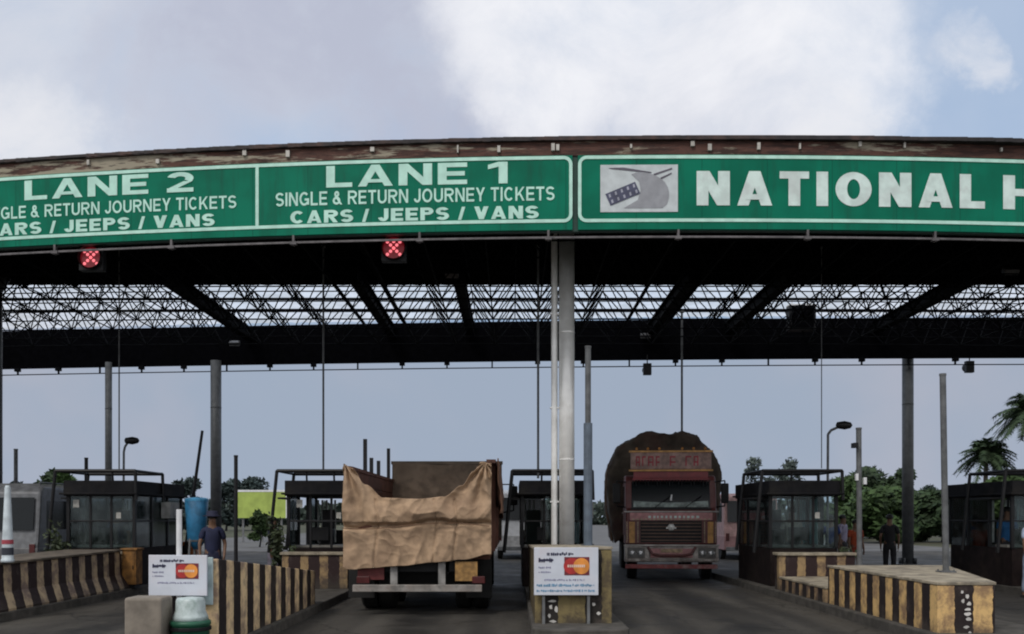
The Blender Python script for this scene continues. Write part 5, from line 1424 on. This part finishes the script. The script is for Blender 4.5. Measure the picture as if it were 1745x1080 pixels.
tree('grey green tree behind the raised boom', 325, 812, 95, 70, LG4, seed=3)
tree('broad dark tree left of the lime hoarding', 385, 806, 110, 80, LG4, seed=4, n=3200)
tree('dark tree above the lime hoarding', 430, 812, 115, 85, LG4, seed=5, n=3200)
tree('low bush-like tree in front of the lime hoarding', 442, 866, 52, 34, LG2, seed=6, trunk_h=0.5, leaf=0.16, n=1500)
tree('pale thin-leaved tree behind the lamp booth, left side', 1290, 768, 80, 80, LG3, seed=7, n=1100, leaf=0.26)
tree('pale thin-leaved tree behind the lamp booth, right side', 1348, 770, 84, 60, LG3, seed=8, n=900, leaf=0.26)
tree('bushy green tree right of the camera pole', 1490, 782, 72, 125, LG1, seed=9, n=7000)
tree('mid green tree left of the camera pole', 1438, 806, 66, 80, LG2, seed=10, n=4200)
tree('dark tree just left of the right rear column', 1532, 796, 78, 75, LG1, seed=11, n=4200)
tree('small dark tree right of the right rear column', 1578, 822, 90, 56, LG4, seed=12)
tree('dark tree behind the tall grey pole', 1610, 824, 88, 60, LG4, seed=13)
tree('dark tree beneath the smaller palm', 1660, 812, 92, 80, LG1, seed=14)
tree('dark tree beneath the larger palm at the right edge', 1735, 800, 92, 90, LG1, seed=15)
def palm(label, px, py, Y, r_px, seed):
    rr = random.Random(seed); c = P(px, py, Y); Rr = r_px / F_PX * Y
    t = thing('palm_tree', label, 'palm tree', (c.x, Y, 0), 0, 'palm trees at the right')
    m = MB(); H = c.z; k = 10
    for j in range(k): m.tube((0.25 * math.sin(j / k * 1.5), 0, H * j / k), (0.25 * math.sin((j + 1) / k * 1.5), 0, H * (j + 1) / k), 0.2 - 0.008 * j, 0.19 - 0.008 * j, 10, False)
    m.build('trunk', mat('palm_bark', (0.10, 0.085, 0.07), 0.9), t)
    top = Vector((0.25, 0, H)); m = MB()
    for f in range(80):
        a = rr.uniform(0, 2 * math.pi); el = rr.uniform(-0.5, 1.35); L = Rr * rr.uniform(0.85, 1.15)
        d = Vector((math.cos(a) * math.cos(el), math.sin(a) * math.cos(el), math.sin(el)))
        prev = top.copy()
        for s in range(9):
            q = (s + 1) / 9; pt = top + d * L * q + Vector((0, 0, -L * 0.55 * q * q))
            m.tube(prev, pt, 0.03 * (1.1 - q), n=4, caps=False)
            sd = (pt - prev).cross(Vector((0, 0, 1))).normalized(); fw = (pt - prev).normalized()
            for e in range(5):
                bp0 = prev.lerp(pt, e / 5)
                for sg in (-1, 1):
                    ll = L * 0.36 * (1 - 0.55 * q) * rr.uniform(0.8, 1.1)
                    tip = bp0 + (sd * sg * 0.8 + fw * 0.6 + Vector((0, 0, rr.uniform(-0.6, 0.1)))) * ll
                    m.quad(bp0, bp0 + fw * 0.09, tip)
            prev = pt
    m.build('crown', leaf_mat('palm_fronds', (0.04, 0.066, 0.032)), t)
tree('green mass of low trees between the camera pole and the right rear column', 1500, 832, 60, 150, LG2, seed=31, n=5000, trunk_h=0.6)
tree('green mass of low trees right of the right rear column', 1605, 836, 62, 150, LG1, seed=32, n=5000, trunk_h=0.6)
tree('leafy tree standing in front of the palm trunks', 1705, 806, 58, 110, LG2, seed=33, n=5000, trunk_h=0.8)
palm('shorter coconut palm above the rightmost booth', 1674, 772, 62, 48, 1)
palm('taller coconut palm cut by the right edge', 1748, 700, 60, 62, 2)
# far wood closing the horizon
m = MB(); rr = random.Random(11)
for k in range(16000):
    X = rr.uniform(-190, 190); Y = 185 + rr.uniform(0, 14)
    top = 4.2 + 2.2 * mnoise.noise(Vector((X * 0.06, 0, 0))) + 1.2 * mnoise.noise(Vector((X * 0.25, 3, 0)))
    p = Vector((X, Y, rr.random() ** 0.7 * max(1.0, top)))
    u = Vector((rr.gauss(0, 1), rr.gauss(0, 1), rr.gauss(0, 1))).normalized(); v = u.orthogonal().normalized(); l = rr.uniform(0.5, 1.1)
    m.quad(p - u * l, p + v * l * 0.6, p + u * l, p - v * l * 0.6)
tag(m.build('woods', leaf_mat('far_wood_leaves', (0.045, 0.062, 0.05))), 'low dark wood along the horizon', 'woods', kind='stuff')
